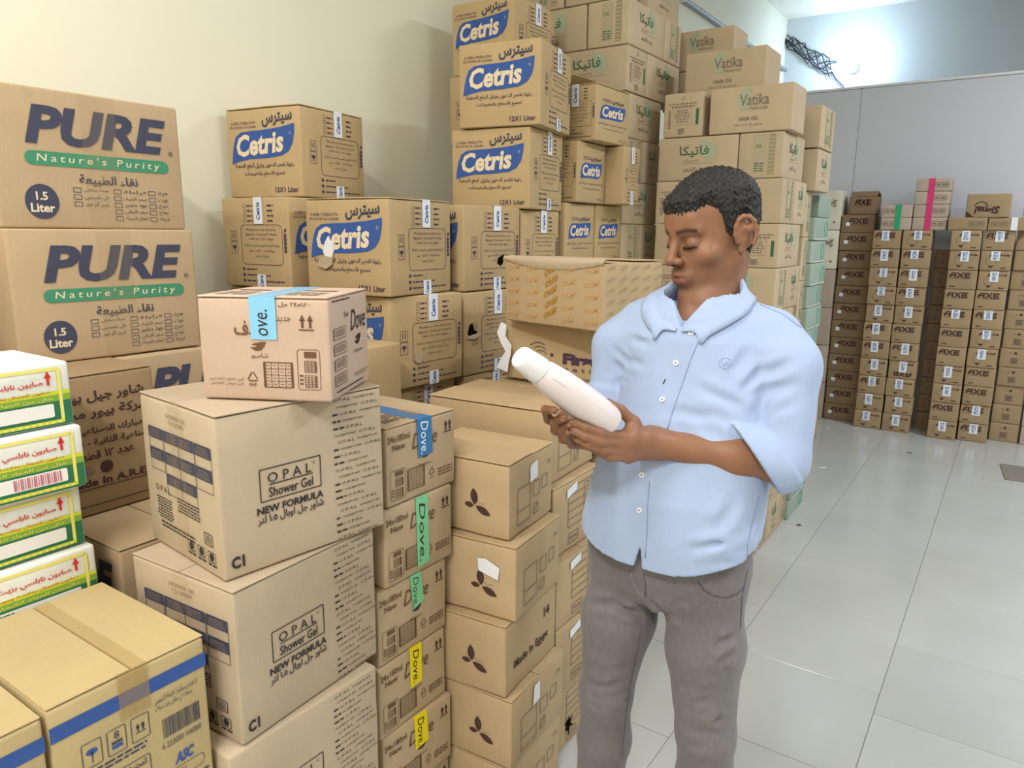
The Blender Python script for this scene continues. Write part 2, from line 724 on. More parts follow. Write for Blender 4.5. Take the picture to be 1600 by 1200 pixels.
def carton(name, label, N, z, th, wl, wr, h, mat, group=None, prints=(), flaps=None, lift=(0.0, 0.0), amp=0.0015, cat='carton', tilt=None):
    root = empty(name, (N[0], N[1], z), R(th))
    if tilt:
        root.rotation_euler = (R(tilt[0]), R(tilt[1]), R(th))
    tag(root, label, cat, group)
    DIM[root.name] = (wl, wr, h)
    _cn[0] += 1
    t = 0.004 if flaps else 0.0
    obj('body', body_mesh(wl, wr, h - t, mat, _cn[0], amp), root)
    if flaps:
        g = 0.0025
        if flaps == 'x':                       # seam runs along local x
            f1 = obj('top_flap', flap_mesh(wl - 0.004, wr / 2 - g, mat), root, (-wl + 0.002, 0.001, h), (R(lift[0]), 0, 0))
            f2 = obj('top_flap', flap_mesh(wl - 0.004, wr / 2 - g, mat), root, (-0.002, wr - 0.001, h), (R(lift[1]), 0, R(180)))
        else:
            f1 = obj('top_flap', flap_mesh(wr - 0.004, wl / 2 - g, mat), root, (-0.001, 0.002, h), (R(lift[0]), 0, R(90)))
            f2 = obj('top_flap', flap_mesh(wr - 0.004, wl / 2 - g, mat), root, (-wl + 0.001, wr - 0.002, h), (R(lift[1]), 0, R(-90)))
    for face, part, key, fn in prints:
        W, H = face_size(root, face)
        for nm, me in face_print(key, fn, W, H):
            on_face(root, face, me, nm)
    return root


_TP = {}


def tape(root, face, u, w, v0, v1, mat, top=0.0, text=None, txt_mat='ink_navy', txt_v=None, txt_len=None, name='packing_tape', rot=90, txt_w=None, repeat=1, bold=0.012, skew=0.0):
    """strip stuck on a face (v0..v1), optionally folded over the top edge by `top` metres"""
    W, H = face_size(root, face)
    e = 0.0014
    th = 0.0004
    key = ('tape', round(W, 3), round(H, 3), u, w, v0, v1, mat, top, face, skew)
    if key not in _TP:
        bm = bmesh.new()
        hi = min(v1, H + 0.0006)
        bm_box(bm, u - w / 2, u + w / 2, v0, hi, e, e + th)
        if skew:
            for vtx in bm.verts:
                if vtx.co.y < (v0 + hi) / 2:
                    vtx.co.x += skew
                    if vtx.co.x > u:
                        vtx.co.y += abs(skew)
        if top > 0:
            b2 = len(bm.verts)
            bm_box(bm, u - w / 2, u + w / 2, H + 0.0002, H + 0.0008, -top, e + th)
        _TP[key] = bm_mesh(bm, 'tape_strip', [mat])
    o = on_face(root, face, _TP[key], name, lift=0.0002)
    if text:
        k2 = key + (text, txt_v, txt_len, rot, txt_w, repeat)
        if k2 not in _TP:
            p = Print()
            L = txt_len or (v1 - v0) * 0.8
            for r_ in range(repeat):
                cv = (txt_v if txt_v is not None else (v0 + v1) / 2) - r_ * L * 1.25
                if text == '#':                # smudged print that cannot be read
                    p.para(u - txt_w / 2, u + txt_w / 2, cv + L / 2, cv - L / 2, 6, txt_mat, int(u * 900), ragged=.5, fill=.55)
                    continue
                p.text(text, u, cv, txt_mat, w=L, h=txt_w or w * 0.5, layer=1, bold=bold, shear=0.15, rot=rot)
            _TP[k2] = p.mesh('tape_lettering')
        t = obj('tape_lettering', _TP[k2], o, (0, 0, e + th + 0.0001))
    return o


def patch(root, face, pts, mat, name, lift=0.0016, thick=0.0006):
    """a flat sticker or paper scrap with the outline pts (u, v)"""
    bm = bmesh.new()
    vs_ = [bm.verts.new((u, v, 0)) for u, v in pts]
    f = bm.faces.new(vs_)
    if f.normal.z < 0:
        f.normal_flip()
    r = bmesh.ops.extrude_face_region(bm, geom=[f])
    for v in [g for g in r['geom'] if isinstance(g, bmesh.types.BMVert)]:
        v.co.z += thick
    bmesh.ops.recalc_face_normals(bm, faces=bm.faces)
    return on_face(root, face, bm_mesh(bm, name, [mat]), name, lift=lift)
# ------------------------------------------------------------------ what is printed on the cartons
def bird(p, u, v, s, mat):
    p.poly([(u - .5 * s, v - .05 * s), (u - .1 * s, v + .02 * s), (u + .1 * s, v + .3 * s), (u + .5 * s, v + .3 * s), (u + .36 * s, v + .02 * s), (u + .15 * s, v - .2 * s), (u - .15 * s, v - .22 * s)], mat)
    p.poly([(u - .42 * s, v + .12 * s), (u + .02 * s, v + .08 * s), (u + .08 * s, v + .22 * s), (u - .1 * s, v + .26 * s)], mat)


def leaf_shape(p, u, v, l, w, ang, mat, layer=1, n=8):
    c, s = math.cos(R(ang)), math.sin(R(ang))
    pts = []
    for k in range(n + 1):
        t = k / n
        pts.append((t * l, w * math.sin(math.pi * t) ** 0.8))
    for k in range(n - 1, 0, -1):
        t = k / n
        pts.append((t * l, -w * math.sin(math.pi * t) ** 0.8))
    p.poly([(u + x * c - y * s, v + x * s + y * c) for x, y in pts], mat, layer)


def d_cetris_logo(p, W, H):
    P = lambda a, b: (a * W, b * H)
    p.sec('logo')
    blob = [(.06, .385), (.075, .5), (.095, .60), (.13, .69), (.2, .735), (.35, .745), (.5, .748), (.75, .768), (.925, .80), (.92, .70), (.895, .59), (.84, .505), (.75, .46), (.55, .44), (.3, .435), (.15, .41)]
    # drawn as a fan of strips so that the outline may bend
    n = len(blob)
    c = P(.5, .6)
    for i in range(n):
        p.poly([c, P(*blob[i]), P(*blob[(i + 1) % n])], 'ink_blue')
    p.text('Cetris', .455 * W, .60 * H, 'ink_cream', w=.64 * W, h=.245 * H, bold=.035, shear=.12, slope=.06)
    p.text('®', .87 * W, .70 * H, 'ink_pale_green', h=.035 * H)
    p.sec('wordmark')
    p.text('سيترس', .70 * W, .855 * H, 'ink_navy', w=.40 * W, h=.135 * H, bold=.025, slope=.06)
    p.sec('small_lettering')
    p.text('SUPER STRENGTH', .24 * W, .835 * H, 'ink_plum', w=.33 * W, h=.032 * H, res=1)
    p.text('MULTIPURPOSE CLEANER', .24 * W, .79 * H, 'ink_plum', w=.36 * W, h=.026 * H, res=1)
    p.sec('slogan_lettering')
    p.text('رغوة تقصر الدهون وتزيل البقع الصعبة', .5 * W, .355 * H, 'ink_plum', w=.80 * W, h=.07 * H, bold=.01)
    p.text('لجميع الأسطح والمفروشات', .5 * W, .27 * H, 'ink_plum', w=.55 * W, h=.065 * H, bold=.01)
    p.sec('volume_lettering')
    p.text('12X1 Liter', .79 * W, .085 * H, 'ink_plum', w=.31 * W, h=.06 * H, bold=.02)


def d_cetris_info(p, W, H):
    k = 'ink_plum'
    p.sec('info_panel')
    p.rframe(.29 * W, .26 * H, .90 * W, .70 * H, .05 * W, .005 * W, k)
    for i, (t, w) in enumerate((('Manufactured by American', .44), ('Egyptian Cleaning Products', .46), ('Sadat City, Cairo, Egypt', .36))):
        p.text(t, .595 * W, (.645 - .05 * i) * H, k, w=w * W, h=.032 * H, res=1)
    for i, (t, w) in enumerate((('الشركة الأمريكية المصرية لمنتجات النظافة', .52), ('مدينة السادات - القاهرة - مصر', .38), ('صنع في مصر', .2))):
        p.text(t, .595 * W, (.475 - .06 * i) * H, k, w=w * W, h=.04 * H, res=1)
    p.sec('handling_symbol')
    p.frame(.13 * W, .52 * H, .22 * W, .63 * H, .004 * W, k)
    p.rect(.155 * W, .55 * H, .163 * W, .61 * H, k)
    p.rect(.187 * W, .55 * H, .195 * W, .61 * H, k)
    p.frame(.13 * W, .38 * H, .22 * W, .51 * H, .004 * W, k)
    p.disc(.175 * W, .455 * H, .028 * W, k, rv=.02 * H)
    p.rect(.17 * W, .40 * H, .18 * W, .45 * H, k)
    p.sec('colour_strip')
    for i in range(5):
        p.rect(.925 * W, (.40 + .042 * i) * H, .96 * W, (.434 + .042 * i) * H, k)
    leaf_shape(p, .935 * W, .615 * H, .05 * W, .012 * W, 60, k)
    p.sec('contact_lettering')
    for i in range(3):
        v = (.205 - .065 * i) * H
        p.disc(.30 * W, v, .018 * W, k, rv=.018 * H)
        p.dashes(.345 * W, (.50 + .2 * i) * W, v, .014 * H, k, i)
    p.sec('checkbox_list')
    for i in range(4):
        v = (.91 - .055 * i) * H
        p.frame(.345 * W, v - .016 * H, .385 * W, v + .016 * H, .003 * W, k)
        p.dashes(.40 * W, .48 * W, v, .016 * H, k, 9 + i)
        p.dashes(.70 * W, .79 * W, v, .018 * H, k, 19 + i)


def d_cetris_small(p, W, H):
    """portrait carton with the logo high on the face"""
    P = lambda a, b: (a * W, b * H)
    p.sec('logo')
    blob = [(.12, .40), (.13, .52), (.17, .62), (.25, .66), (.5, .66), (.86, .68), (.85, .55), (.80, .45), (.70, .42), (.4, .42)]
    c = P(.5, .54)
    for i in range(len(blob)):
        p.poly([c, P(*blob[i]), P(*blob[(i + 1) % len(blob)])], 'ink_blue')
    p.text('Cetris', .48 * W, .545 * H, 'ink_cream', w=.62 * W, h=.19 * H, bold=.035, shear=.12, slope=.03)
    p.sec('wordmark')
    p.text('سيترس', .64 * W, .735 * H, 'ink_plum', w=.34 * W, h=.085 * H, bold=.02)
    p.dashes(.2 * W, .46 * W, .755 * H, .012 * H, 'ink_plum', 3)
    p.dashes(.2 * W, .46 * W, .725 * H, .012 * H, 'ink_plum', 4)
    p.sec('slogan_lettering')
    p.text('رغوة تقصر الدهون وتزيل البقع', .5 * W, .32 * H, 'ink_plum', w=.84 * W, h=.055 * H, res=1)
    p.text('لجميع الأسطح والمفروشات', .5 * W, .24 * H, 'ink_plum', w=.60 * W, h=.05 * H, res=1)
    p.text('500 ml', .8 * W, .07 * H, 'ink_plum', w=.2 * W, h=.035 * H, res=1)


def d_pure_front(p, W, H):
    k = 'ink_navy'
    p.sec('wordmark')
    p.text('PURE', .535 * W, .74 * H, k, w=.76 * W, h=.275 * H, bold=.04, shear=.22, res=3, space=1.02)
    p.text('®', .935 * W, .62 * H, k, h=.04 * H)
    p.sec('slogan_band')
    p.rrect(.145 * W, .455 * H, .915 * W, .555 * H, .05 * H, 'ink_green')
    p.text("Nature's Purity", .53 * W, .503 * H, 'ink_cream', w=.66 * W, h=.072 * H, space=1.45, shear=.12, bold=.006)
    p.sec('arabic_lettering')
    p.text('نقاء الطبيعة', .56 * W, .365 * H, k, w=.32 * W, h=.085 * H, bold=.02)
    p.sec('volume_badge')
    p.disc(.205 * W, .195 * H, .082 * W, k, rv=.125 * H, n=32)
    p.text('1.5', .205 * W, .235 * H, 'ink_cream', h=.06 * H, bold=.03)
    p.text('Liter', .205 * W, .15 * H, 'ink_cream', h=.065 * H, bold=.03)
    p.sec('checkbox_list')
    cols = ((.385, .40, ('مسك مخملي', 'فل ياسمين', 'عبير الزهور')), (.60, .71, ('فراولة', 'سحر الشرق', 'عود وعنبر', 'سهر الليالي', 'انغام الحياة')), (.80, .90, ('ورد', 'توت', 'خوخ', 'تفاح', 'اشراقة')))
    for ci, (cu, tu, words_) in enumerate(cols):
        for i, wd in enumerate(words_):
            v = (.29 - .052 * i) * H
            p.frame((cu - .02) * W, v - .016 * H, (cu + .02) * W, v + .016 * H, .003 * W, k)
            p.text(wd, (cu + .035) * W, v, k, align='l', w=(.13 if ci < 2 else .06) * W, h=.038 * H, res=1)


def d_pure_side(p, W, H):
    k = 'ink_dark_brown'
    for t, u, v, w, h in (('شاور جيل بيور', .58, .84, .66, .085), ('شركة بيور مصر', .58, .725, .74, .085), ('مبارك الصناعية', .62, .60, .52, .06), ('الصناعية الثانية - قويسنا', .58, .515, .78, .06), ('عدد ١٢ قطعة', .56, .43, .46, .06)):
        p.text(t, u * W, v * H, k, w=w * W, h=h * H, bold=.025)
    p.sec('round_symbol')
    p.disc(.36 * W, .325 * H, .10 * W, 'ink_grey', rv=.04 * H)
    p.disc(.56 * W, .33 * H, .05 * W, k, rv=.045 * H)
    p.sec('origin_lettering')
    p.text('Made In A.R.E', .56 * W, .235 * H, k, w=.62 * W, h=.055 * H, bold=.03)
    p.sec('blank_frame')
    p.rframe(.28 * W, .07 * H, .92 * W, .19 * H, .02 * W, .008 * W, k)


def d_opal_right(p, W, H):
    k = 'ink_black'
    p.sec('logo')
    p.frame(.215 * W, .425 * H, .57 * W, .625 * H, .0055 * W, k)
    p.text('O P A L', .385 * W, .565 * H, k, w=.255 * W, h=.062 * H)
    p.text('®', .53 * W, .59 * H, k, h=.018 * H)
    p.rect(.265 * W, .520 * H, .52 * W, .527 * H, k)
    p.text('Shower Gel', .39 * W, .475 * H, k, w=.26 * W, h=.062 * H, bold=.012)
    p.sec('formula_lettering')
    p.text('NEW FORMULA', .385 * W, .372 * H, k, w=.39 * W, h=.048 * H, bold=.03)
    p.text('شاور جل اوبال ١.٥ لتر', .385 * W, .31 * H, k, w=.39 * W, h=.062 * H, bold=.015)
    p.sec('code_lettering')
    p.text('C1', .072 * W, .105 * H, k, w=.07 * W, h=.075 * H, bold=.04)
    p.sec('word_pattern')
    n = 21
    for i in range(n):
        v = (.955 - .93 * i / (n - 1)) * H
        sh = (i % 5) * .062
        x = .665 - .0
        seq = [('OPAL', .115), ('YOUR BEAUTY WAY', .145)]
        if i % 2:
            seq = seq[::-1]
        x += sh * .3
        for t, w in seq:
            if x + w < .985:
                p.text(t, (x + w / 2) * W, v, k, w=w * W, h=(.020 if t == 'OPAL' else .013) * H, bold=.0 if t == 'OPAL' else .02, shear=0, res=1, space=1.25 if t == 'OPAL' else 1.0)
            x += w + .018
        if x < .96:
            p.dashes(x * W, .985 * W, v, .012 * H, k, i)
        p.dashes(.66 * W, (.66 + sh * .3 - .005) * W, v, .012 * H, k, i + 40) if sh * .3 > .02 else None


def d_opal_left(p, W, H):
    k = 'ink_navy'
    b = 'ink_black'
    p.text('SHOWER GEL', .52 * W, .905 * H, 'ink_grey', w=.26 * W, h=.025 * H)
    p.text('1.5 LITER', .52 * W, .865 * H, 'ink_grey', w=.2 * W, h=.025 * H)
    p.sec('data_table')
    for r_, (v1, v0) in enumerate(((.80, .73), (.66, .59), (.52, .455))):
        us = (.12, .33, .53, .74) if r_ < 2 else (.33, .53)
        for u in us:
            p.rect(u * W, v0 * H, (u + .195) * W, v1 * H, k)
            p.para((u + .02) * W, (u + .175) * W, (v1 - .008) * H, (v0 + .008) * H, 4, 'ink_grey', int(u * 100), layer=2)
            p.frame(u * W, (v0 - .065) * H, (u + .2) * W, v1 * H, .004 * W, k)
    p.sec('lettering')
    p.text('O P A L', .26 * W, .405 * H, b, w=.2 * W, h=.04 * H)
    p.para(.15 * W, .38 * W, .35 * H, .20 * H, 8, b, 3)
    p.para(.45 * W, .75 * W, .40 * H, .30 * H, 5, b, 4)
    p.para(.15 * W, .70 * W, .19 * H, .14 * H, 2, b, 5)
    p.sec('handling_symbol')
    p.frame(.78 * W, .19 * H, .88 * W, .26 * H, .006 * W, b)
    p.para(.79 * W, .87 * W, .25 * H, .20 * H, 4, b, 6)
    for u in (.55, .68, .81):
        p.frame(u * W, .09 * H, (u + .09) * W, .15 * H, .005 * W, b)
        p.disc((u + .045) * W, .12 * H, .025 * W, b)
        p.dashes(u * W, (u + .1) * W, .07 * H, .012 * H, b, int(u * 50))


def d_dove_arabic(p, W, H):
    k = 'ink_brown'
    p.text('٢٤x١٨٠ مل', .745 * W, .925 * H, k, w=.24 * W, h=.052 * H, bold=.01)
    p.sec('handling_symbol')
    p.arrows_up(.83 * W, .755 * H, .105 * W, k)
    p.sec('wordmark')
    p.text('جديد', .66 * W, .785 * H, k, w=.11 * W, h=.06 * H)
    p.text('دف', .36 * W, .70 * H, k, w=.16 * W, h=.14 * H, bold=.02)
    p.sec('bird_logo')
    bird(p, .455 * W, .52 * H, .125 * W, k)
    p.sec('lettering')
    p.text('شامبو', .465 * W, .435 * H, k, w=.13 * W, h=.06 * H)
    p.sec('recycling_symbol')
    p.recycle(.40 * W, .225 * H, .05 * W, k)
    p.text('PAP', .40 * W, .155 * H, k, w=.055 * W, h=.03 * H, bold=.02)
    p.sec('pallet_diagram')
    p.pallet_icon(.49 * W, .135 * H, .71 * W, .375 * H, k)
    p.sec('stack_diagram')
    p.tower_icon(.75 * W, .12 * H, .92 * W, .505 * H, k)
    p.sec('weight_lettering')
    p.text('الوزن القائم ٥٣٤٨ كجم', .20 * W, .20 * H, k, w=.26 * W, h=.036 * H, res=1)
    p.text('الوزن الصافي ٤٤٢٣ كجم', .20 * W, .155 * H, k, w=.25 * W, h=.036 * H, res=1)


def d_dove_side(p, W, H):
    k = 'ink_black'
    p.text('New', .40 * W, .80 * H, k, w=.11 * W, h=.06 * H, shear=.1)
    p.sec('wordmark')
    p.text('Dove', .70 * W, .72 * H, k, w=.40 * W, h=.21 * H, shear=.3)
    p.sec('bird_logo')
    bird(p, .68 * W, .50 * H, .17 * W, k)
    p.text('Shampoo', .69 * W, .39 * H, k, w=.24 * W, h=.05 * H, shear=.2)
    p.dashes(.08 * W, .5 * W, .95 * H, .015 * H, k, 2)
    p.sec('data_frame')
    for i in range(4):
        v = (.13 + .15 * i) * H
        p.frame(.09 * W, v, .38 * W, v + .105 * H, .006 * W, 'ink_brown')
        p.para(.13 * W, .35 * W, v + .09 * H, v + .02 * H, 7, 'ink_grey', i, ragged=0, fill=.6)
        p.rect(.09 * W, v, .105 * W, v + .105 * H, 'ink_grey')
    p.sec('small_lettering')
    p.para(.55 * W, .95 * W, .17 * H, .12 * H, 2, 'ink_grey', 8)
    p.dashes(.12 * W, .8 * W, .07 * H, .014 * H, k, 3)


def d_dove_english(p, W, H):
    k = 'ink_brown'
    p.text('24x180ml', .17 * W, .845 * H, k, w=.30 * W, h=.085 * H, bold=.01)
    p.text('New', .17 * W, .735 * H, k, w=.17 * W, h=.075 * H, bold=.02)
    p.sec('wordmark')
    p.text('Dove', .53 * W, .74 * H, k, w=.36 * W, h=.20 * H, shear=.3)
    p.sec('bird_logo')
    bird(p, .54 * W, .53 * H, .15 * W, 'ink_dark_brown')
    p.text('Shampoo', .52 * W, .405 * H, k, w=.19 * W, h=.055 * H, shear=.2)
    p.sec('handling_symbol')
    p.arrows_up(.88 * W, .80 * H, .11 * W, 'ink_dark_brown')
    p.sec('stack_diagram')
    p.tower_icon(.05 * W, .08 * H, .25 * W, .45 * H, k)
    p.sec('pallet_diagram')
    p.pallet_icon(.28 * W, .13 * H, .52 * W, .40 * H, k, 4, 6)
    p.sec('recycling_symbol')
    p.recycle(.63 * W, .27 * H, .05 * W, k)
    p.text('PAP', .63 * W, .195 * H, k, w=.05 * W, h=.03 * H)
    p.sec('small_lettering')
    p.para(.72 * W, .94 * W, .29 * H, .17 * H, 3, k, 4, ragged=.05)


def d_dove_top(p, W, H):
    k = 'ink_grey'
    for u in (.08, .62):
        p.para(u * W, (u + .26) * W, .42 * H, .12 * H, 6, k, 3, ragged=.05, fill=.7)
        p.rect(u * W, .55 * H, (u + .26) * W, .62 * H, k)


def d_leaf_front(p, W, H):
    """three leaves, printed towards the corner"""
    k = 'ink_dark_brown'
    u, v, s = W - .100, .40 * H, .044
    p.sec('leaf_logo')
    leaf_shape(p, u, v, s, s * .24, 95, k)
    leaf_shape(p, u + .003, v - .003, s * 1.05, s * .22, -22, k)
    leaf_shape(p, u - .003, v - .002, s * .62, s * .16, 178, k)
    p.ring(u + .022, v + .028, .022, .0012, 'ink_grey', 1, 180, 300, 8)


def d_leaf_side(p, W, H):
    k = 'ink_grey'
    w = .0026
    p.sec('handling_symbol')
    p.frame(.17 * W, .14 * H, .45 * W, .62 * H, w, k)
    p.line((.17 * W, .32 * H), (.45 * W, .32 * H), w, k)
    p.frame(.52 * W, .40 * H, .66 * W, .60 * H, w, k)
    p.frame(.72 * W, .45 * H, .84 * W, .62 * H, w, k)
    p.frame(.52 * W, .16 * H, .62 * W, .30 * H, w, k)
    p.line((.52 * W, .16 * H), (.62 * W, .30 * H), w, k)
    p.sec('number_lettering')
    p.text('14', .87 * W, .78 * H, k, w=.07 * W, h=.06 * H)


def d_leaf_made(p, W, H):
    k = 'ink_dark_brown'
    p.text('14', .78 * W, .72 * H, k, w=.11 * W, h=.14 * H, bold=.02)
    p.text('Made In Egypt', .48 * W, .36 * H, k, w=.66 * W, h=.15 * H, bold=.02)


def d_leaf_table(p, W, H):
    k = 'ink_grey'
    w = .0026
    p.sec('printed_table')
    p.frame(.30 * W, .34 * H, .92 * W, .90 * H, w, k)
    for i in range(1, 5):
        p.line((.30 * W, (.34 + .112 * i) * H), (.92 * W, (.34 + .112 * i) * H), w, k)
    p.line((.64 * W, .34 * H), (.64 * W, .90 * H), w, k)
    for i in range(5):
        p.dashes(.68 * W, .90 * W, (.40 + .112 * i) * H, .018 * H, k, i)
    p.sec('stamp_frame')
    p.frame(.32 * W, .10 * H, .52 * W, .24 * H, w, k)
    p.dashes(.35 * W, .49 * W, .17 * H, .03 * H, k, 7)


def d_orange_words(p, W, H):
    p.sec('word_pattern')
    rows, cols = 5, 4
    for i in range(cols):
        for j in range(rows):
            u = (.10, .30, .66, .88)[i]
            p.text('COSM', u * W, (.86 - .185 * j) * H, 'ink_orange', w=.13 * W, h=.07 * H, bold=.01, shear=.2, slope=.15, res=1)
    p.sec('tape_lettering')
    for j in range(5):
        p.text('COSM', (.49 + .01 * (j % 2)) * W, (.84 - .16 * j) * H, 'ink_gold', w=.13 * W, h=.10 * H, bold=.05, shear=.2, slope=.5, res=1)


def d_orange_side(p, W, H):
    p.sec('word_pattern')
    for i in range(5):
        for j in range(6):
            p.text('COSM', (.10 + .2 * i) * W, (.9 - .16 * j) * H, 'ink_strip_dark', w=.12 * W, h=.05 * H, bold=.0, shear=.2, slope=.25, res=1)


def d_first(p, W, H):
    k = 'ink_plum'
    p.sec('wordmark')
    p.text('First', .66 * W, .43 * H, k, w=.29 * W, h=.18 * H, bold=.06)
    p.sec('lettering')
    p.text('c o s m e t i c s', .58 * W, .27 * H, k, w=.62 * W, h=.07 * H)
    p.text('for cosmetics', .72 * W, .13 * H, k, w=.34 * W, h=.055 * H)
    p.sec('face_logo')
    p.ring(.30 * W, .42 * H, .11 * W, .006 * W, k, 1, 60, 130)
    p.ring(.31 * W, .40 * H, .09 * W, .005 * W, k, 1, 50, 125)
    p.ring(.32 * W, .38 * H, .07 * W, .005 * W, k, 1, 40, 120)
    p.disc(.42 * W, .47 * H, .014 * W, k, rv=.014 * W)


def d_vatika_en(p, W, H):
    p.sec('logo')
    g = 'ink_pale_green'
    pts = [(.36, .60), (.345, .72), (.37, .84), (.42, .92), (.475, .99), (.50, .95), (.505, .80), (.50, .62), (.47, .50), (.41, .49)]
    c = (.43 * W, .7 * H)
    for i in range(len(pts)):
        a, b = pts[i], pts[(i + 1) % len(pts)]
        p.poly([c, (a[0] * W, a[1] * H), (b[0] * W, b[1] * H)], g)
    p.text('Vatika', .545 * W, .70 * H, 'ink_grey', w=.35 * W, h=.24 * H, bold=.012)
    p.text('Naturals', .60 * W, .525 * H, 'ink_grey', w=.22 * W, h=.07 * H, shear=.3)
    p.dashes(.37 * W, .70 * W, .485 * H, .008 * H, g, 1)
    p.sec('product_lettering')
    p.text('HAIR OIL', .49 * W, .30 * H, 'ink_grey', w=.23 * W, h=.085 * H, bold=.025)
    p.text('180 ml X 36 pieces', .49 * W, .165 * H, 'ink_grey', w=.34 * W, h=.055 * H)


def d_vatika_ar(p, W, H):
    p.sec('logo')
    g = 'ink_pale_green'
    pts = [(.555, .95), (.60, .90), (.68, .86), (.73, .76), (.735, .62), (.71, .52), (.66, .45), (.61, .47), (.57, .56), (.55, .70)]
    c = (.64 * W, .68 * H)
    for i in range(len(pts)):
        a, b = pts[i], pts[(i + 1) % len(pts)]
        p.poly([c, (a[0] * W, a[1] * H), (b[0] * W, b[1] * H)], g)
    p.text('فاتيكا', .465 * W, .665 * H, 'ink_forest', w=.37 * W, h=.26 * H, bold=.012)
    p.text('ناتشورالز', .43 * W, .455 * H, 'ink_grey', w=.2 * W, h=.07 * H, res=1)
    p.dashes(.30 * W, .72 * W, .39 * H, .008 * H, 'ink_grey', 1)
    p.sec('product_lettering')
    p.text('زيت الشعر', .48 * W, .25 * H, 'ink_grey', w=.3 * W, h=.13 * H, bold=.012)


def d_vatika_end(p, W, H):
    g = 'ink_grey'
    p.para(.12 * W, .88 * W, .78 * H, .66 * H, 2, g, 1)
    p.sec('info_panel')
    p.frame(.26 * W, .28 * H, .72 * W, .66 * H, .006 * W, g)
    p.para(.30 * W, .68 * W, .62 * H, .32 * H, 6, g, 2)
    p.rect(.83 * W, .26 * H, .90 * W, .62 * H, 'ink_forest')
    p.para(.12 * W, .2 * W, .62 * H, .2 * H, 9, g, 3, fill=.6)
    p.sec('recycling_symbol')
    p.recycle(.5 * W, .87 * H, .055 * W, g)
    p.para(.38 * W, .58 * W, .2 * H, .06 * H, 3, g, 4, fill=.7)


def d_vatika_strip(p, W, H):
    p.sec('colour_strip')
    p.rect(.34 * W, .12 * H, .62 * W, .95 * H, 'ink_strip')
    p.rect(.68 * W, .08 * H, .82 * W, .95 * H, 'ink_strip_dark')
    for i in range(10):
        p.rect(.69 * W, (.1 + .085 * i) * H, .81 * W, (.13 + .085 * i) * H, 'ink_strip', 2)
    p.text('36', .45 * W, .70 * H, 'ink_forest', w=.14 * W, h=.08 * H, layer=2)
    p.para(.36 * W, .6 * W, .35 * H, .14 * H, 4, 'ink_forest', 3, layer=2)


_AXE = {'A': [[(0, 0), (.07, 0), (.30, 1), (.20, 1)], [(.16, 1), (.28, 1), (.28, 0), (.20, 0), (.20, .3)], [(.10, .30), (.22, .30), (.22, .45), (.13, .45)]]}


def axe_word(p, u, v, w, h, k, flip=False):
    t = h * .25
    lw = w * .30

    def seg(x0, y0, x1, y1, th=t):
        a, b = (x0, y0), (x1, y1)
        if flip:
            a, b = (2 * u - a[0], 2 * v - a[1]), (2 * u - b[0], 2 * v - b[1])
        p.line(a, b, th, k)
    x = u - w / 2
    b, tp = v - h / 2, v + h / 2
    seg(x, b, x, v, t); seg(x, v, x + lw * .45, tp); seg(x + lw * .3, tp - t / 2, x + lw, tp - t / 2); seg(x + lw - t / 2, b, x + lw - t / 2, tp); seg(x, v - t * .2, x + lw, v - t * .2)
    x += w * .35
    seg(x, b, x + lw, tp); seg(x, tp, x + lw, b)
    x += w * .35
    seg(x + t / 2, b, x + t / 2, tp); seg(x, tp - t / 2, x + lw, tp - t / 2); seg(x, v, x + lw * .9, v); seg(x, b + t / 2, x + lw, b + t / 2)


def d_axe_big(p, W, H):
    k = 'ink_dark_brown'
    p.sec('wordmark')
    axe_word(p, .45 * W, .735 * H, .68 * W, .27 * H, k)
    p.rect(.13 * W, .565 * H, .76 * W, .58 * H, k)
    p.sec('lettering')
    p.dashes(.13 * W, .3 * W, .16 * H, .05 * H, k, 2)


def d_axe_flip(p, W, H):
    k = 'ink_dark_brown'
    p.sec('wordmark')
    axe_word(p, .5 * W, .26 * H, .64 * W, .24 * H, k, True)
    p.dashes(.66 * W, .9 * W, .82 * H, .06 * H, k, 2)


def d_axe_diamond(p, W, H):
    k = 'ink_dark_brown'
    p.sec('diamond_logo')
    p.poly([(.26 * W, .72 * H), (.42 * W, .72 * H), (.38 * W, .90 * H)], k)
    p.poly([(.27 * W, .24 * H), (.46 * W, .24 * H), (.36 * W, .12 * H)], k)
    p.ring(.36 * W, .48 * H, .17 * W, .004, 'ink_grey')
    p.sec('wordmark')
    axe_word(p, .76 * W, .78 * H, .34 * W, .09 * H, k)
    p.dashes(.68 * W, .86 * W, .14 * H, .05 * H, k, 2)


def d_axe_plain(p, W, H):
    k = 'ink_dark_brown'
    p.sec('wordmark')
    axe_word(p, .52 * W, .66 * H, .56 * W, .30 * H, k)
    p.dashes(.27 * W, .77 * W, .48 * H, .018 * H, k, 4)
    p.sec('data_frame')
    p.rect(.12 * W, .12 * H, .3 * W, .34 * H, 'ink_grey')
    p.rect(.42 * W, .12 * H, .52 * W, .34 * H, 'ink_grey')


def d_axe_flower(p, W, H):
    k = 'ink_grey'
    p.disc(.52 * W, .76 * H, .05 * W, 'ink_dark_brown')
    p.disc(.36 * W, .76 * H, .035 * W, k)
    p.rect(.36 * W, .20 * H, .62 * W, .52 * H, k)
    p.para(.38 * W, .60 * W, .5 * H, .22 * H, 5, 'ink_brown', 3, layer=2)


def d_lines_box(p, W, H):
    k = 'ink_grey'
    p.frame(.54 * W, .34 * H, .92 * W, .66 * H, .004, k)
    p.dashes(.58 * W, .88 * W, .5 * H, .12 * H, k, 1)


def d_lines_box2(p, W, H):
    k = 'ink_grey'
    p.frame(.08 * W, .34 * H, .46 * W, .66 * H, .004, k)
    p.dashes(.12 * W, .42 * W, .5 * H, .12 * H, k, 1)


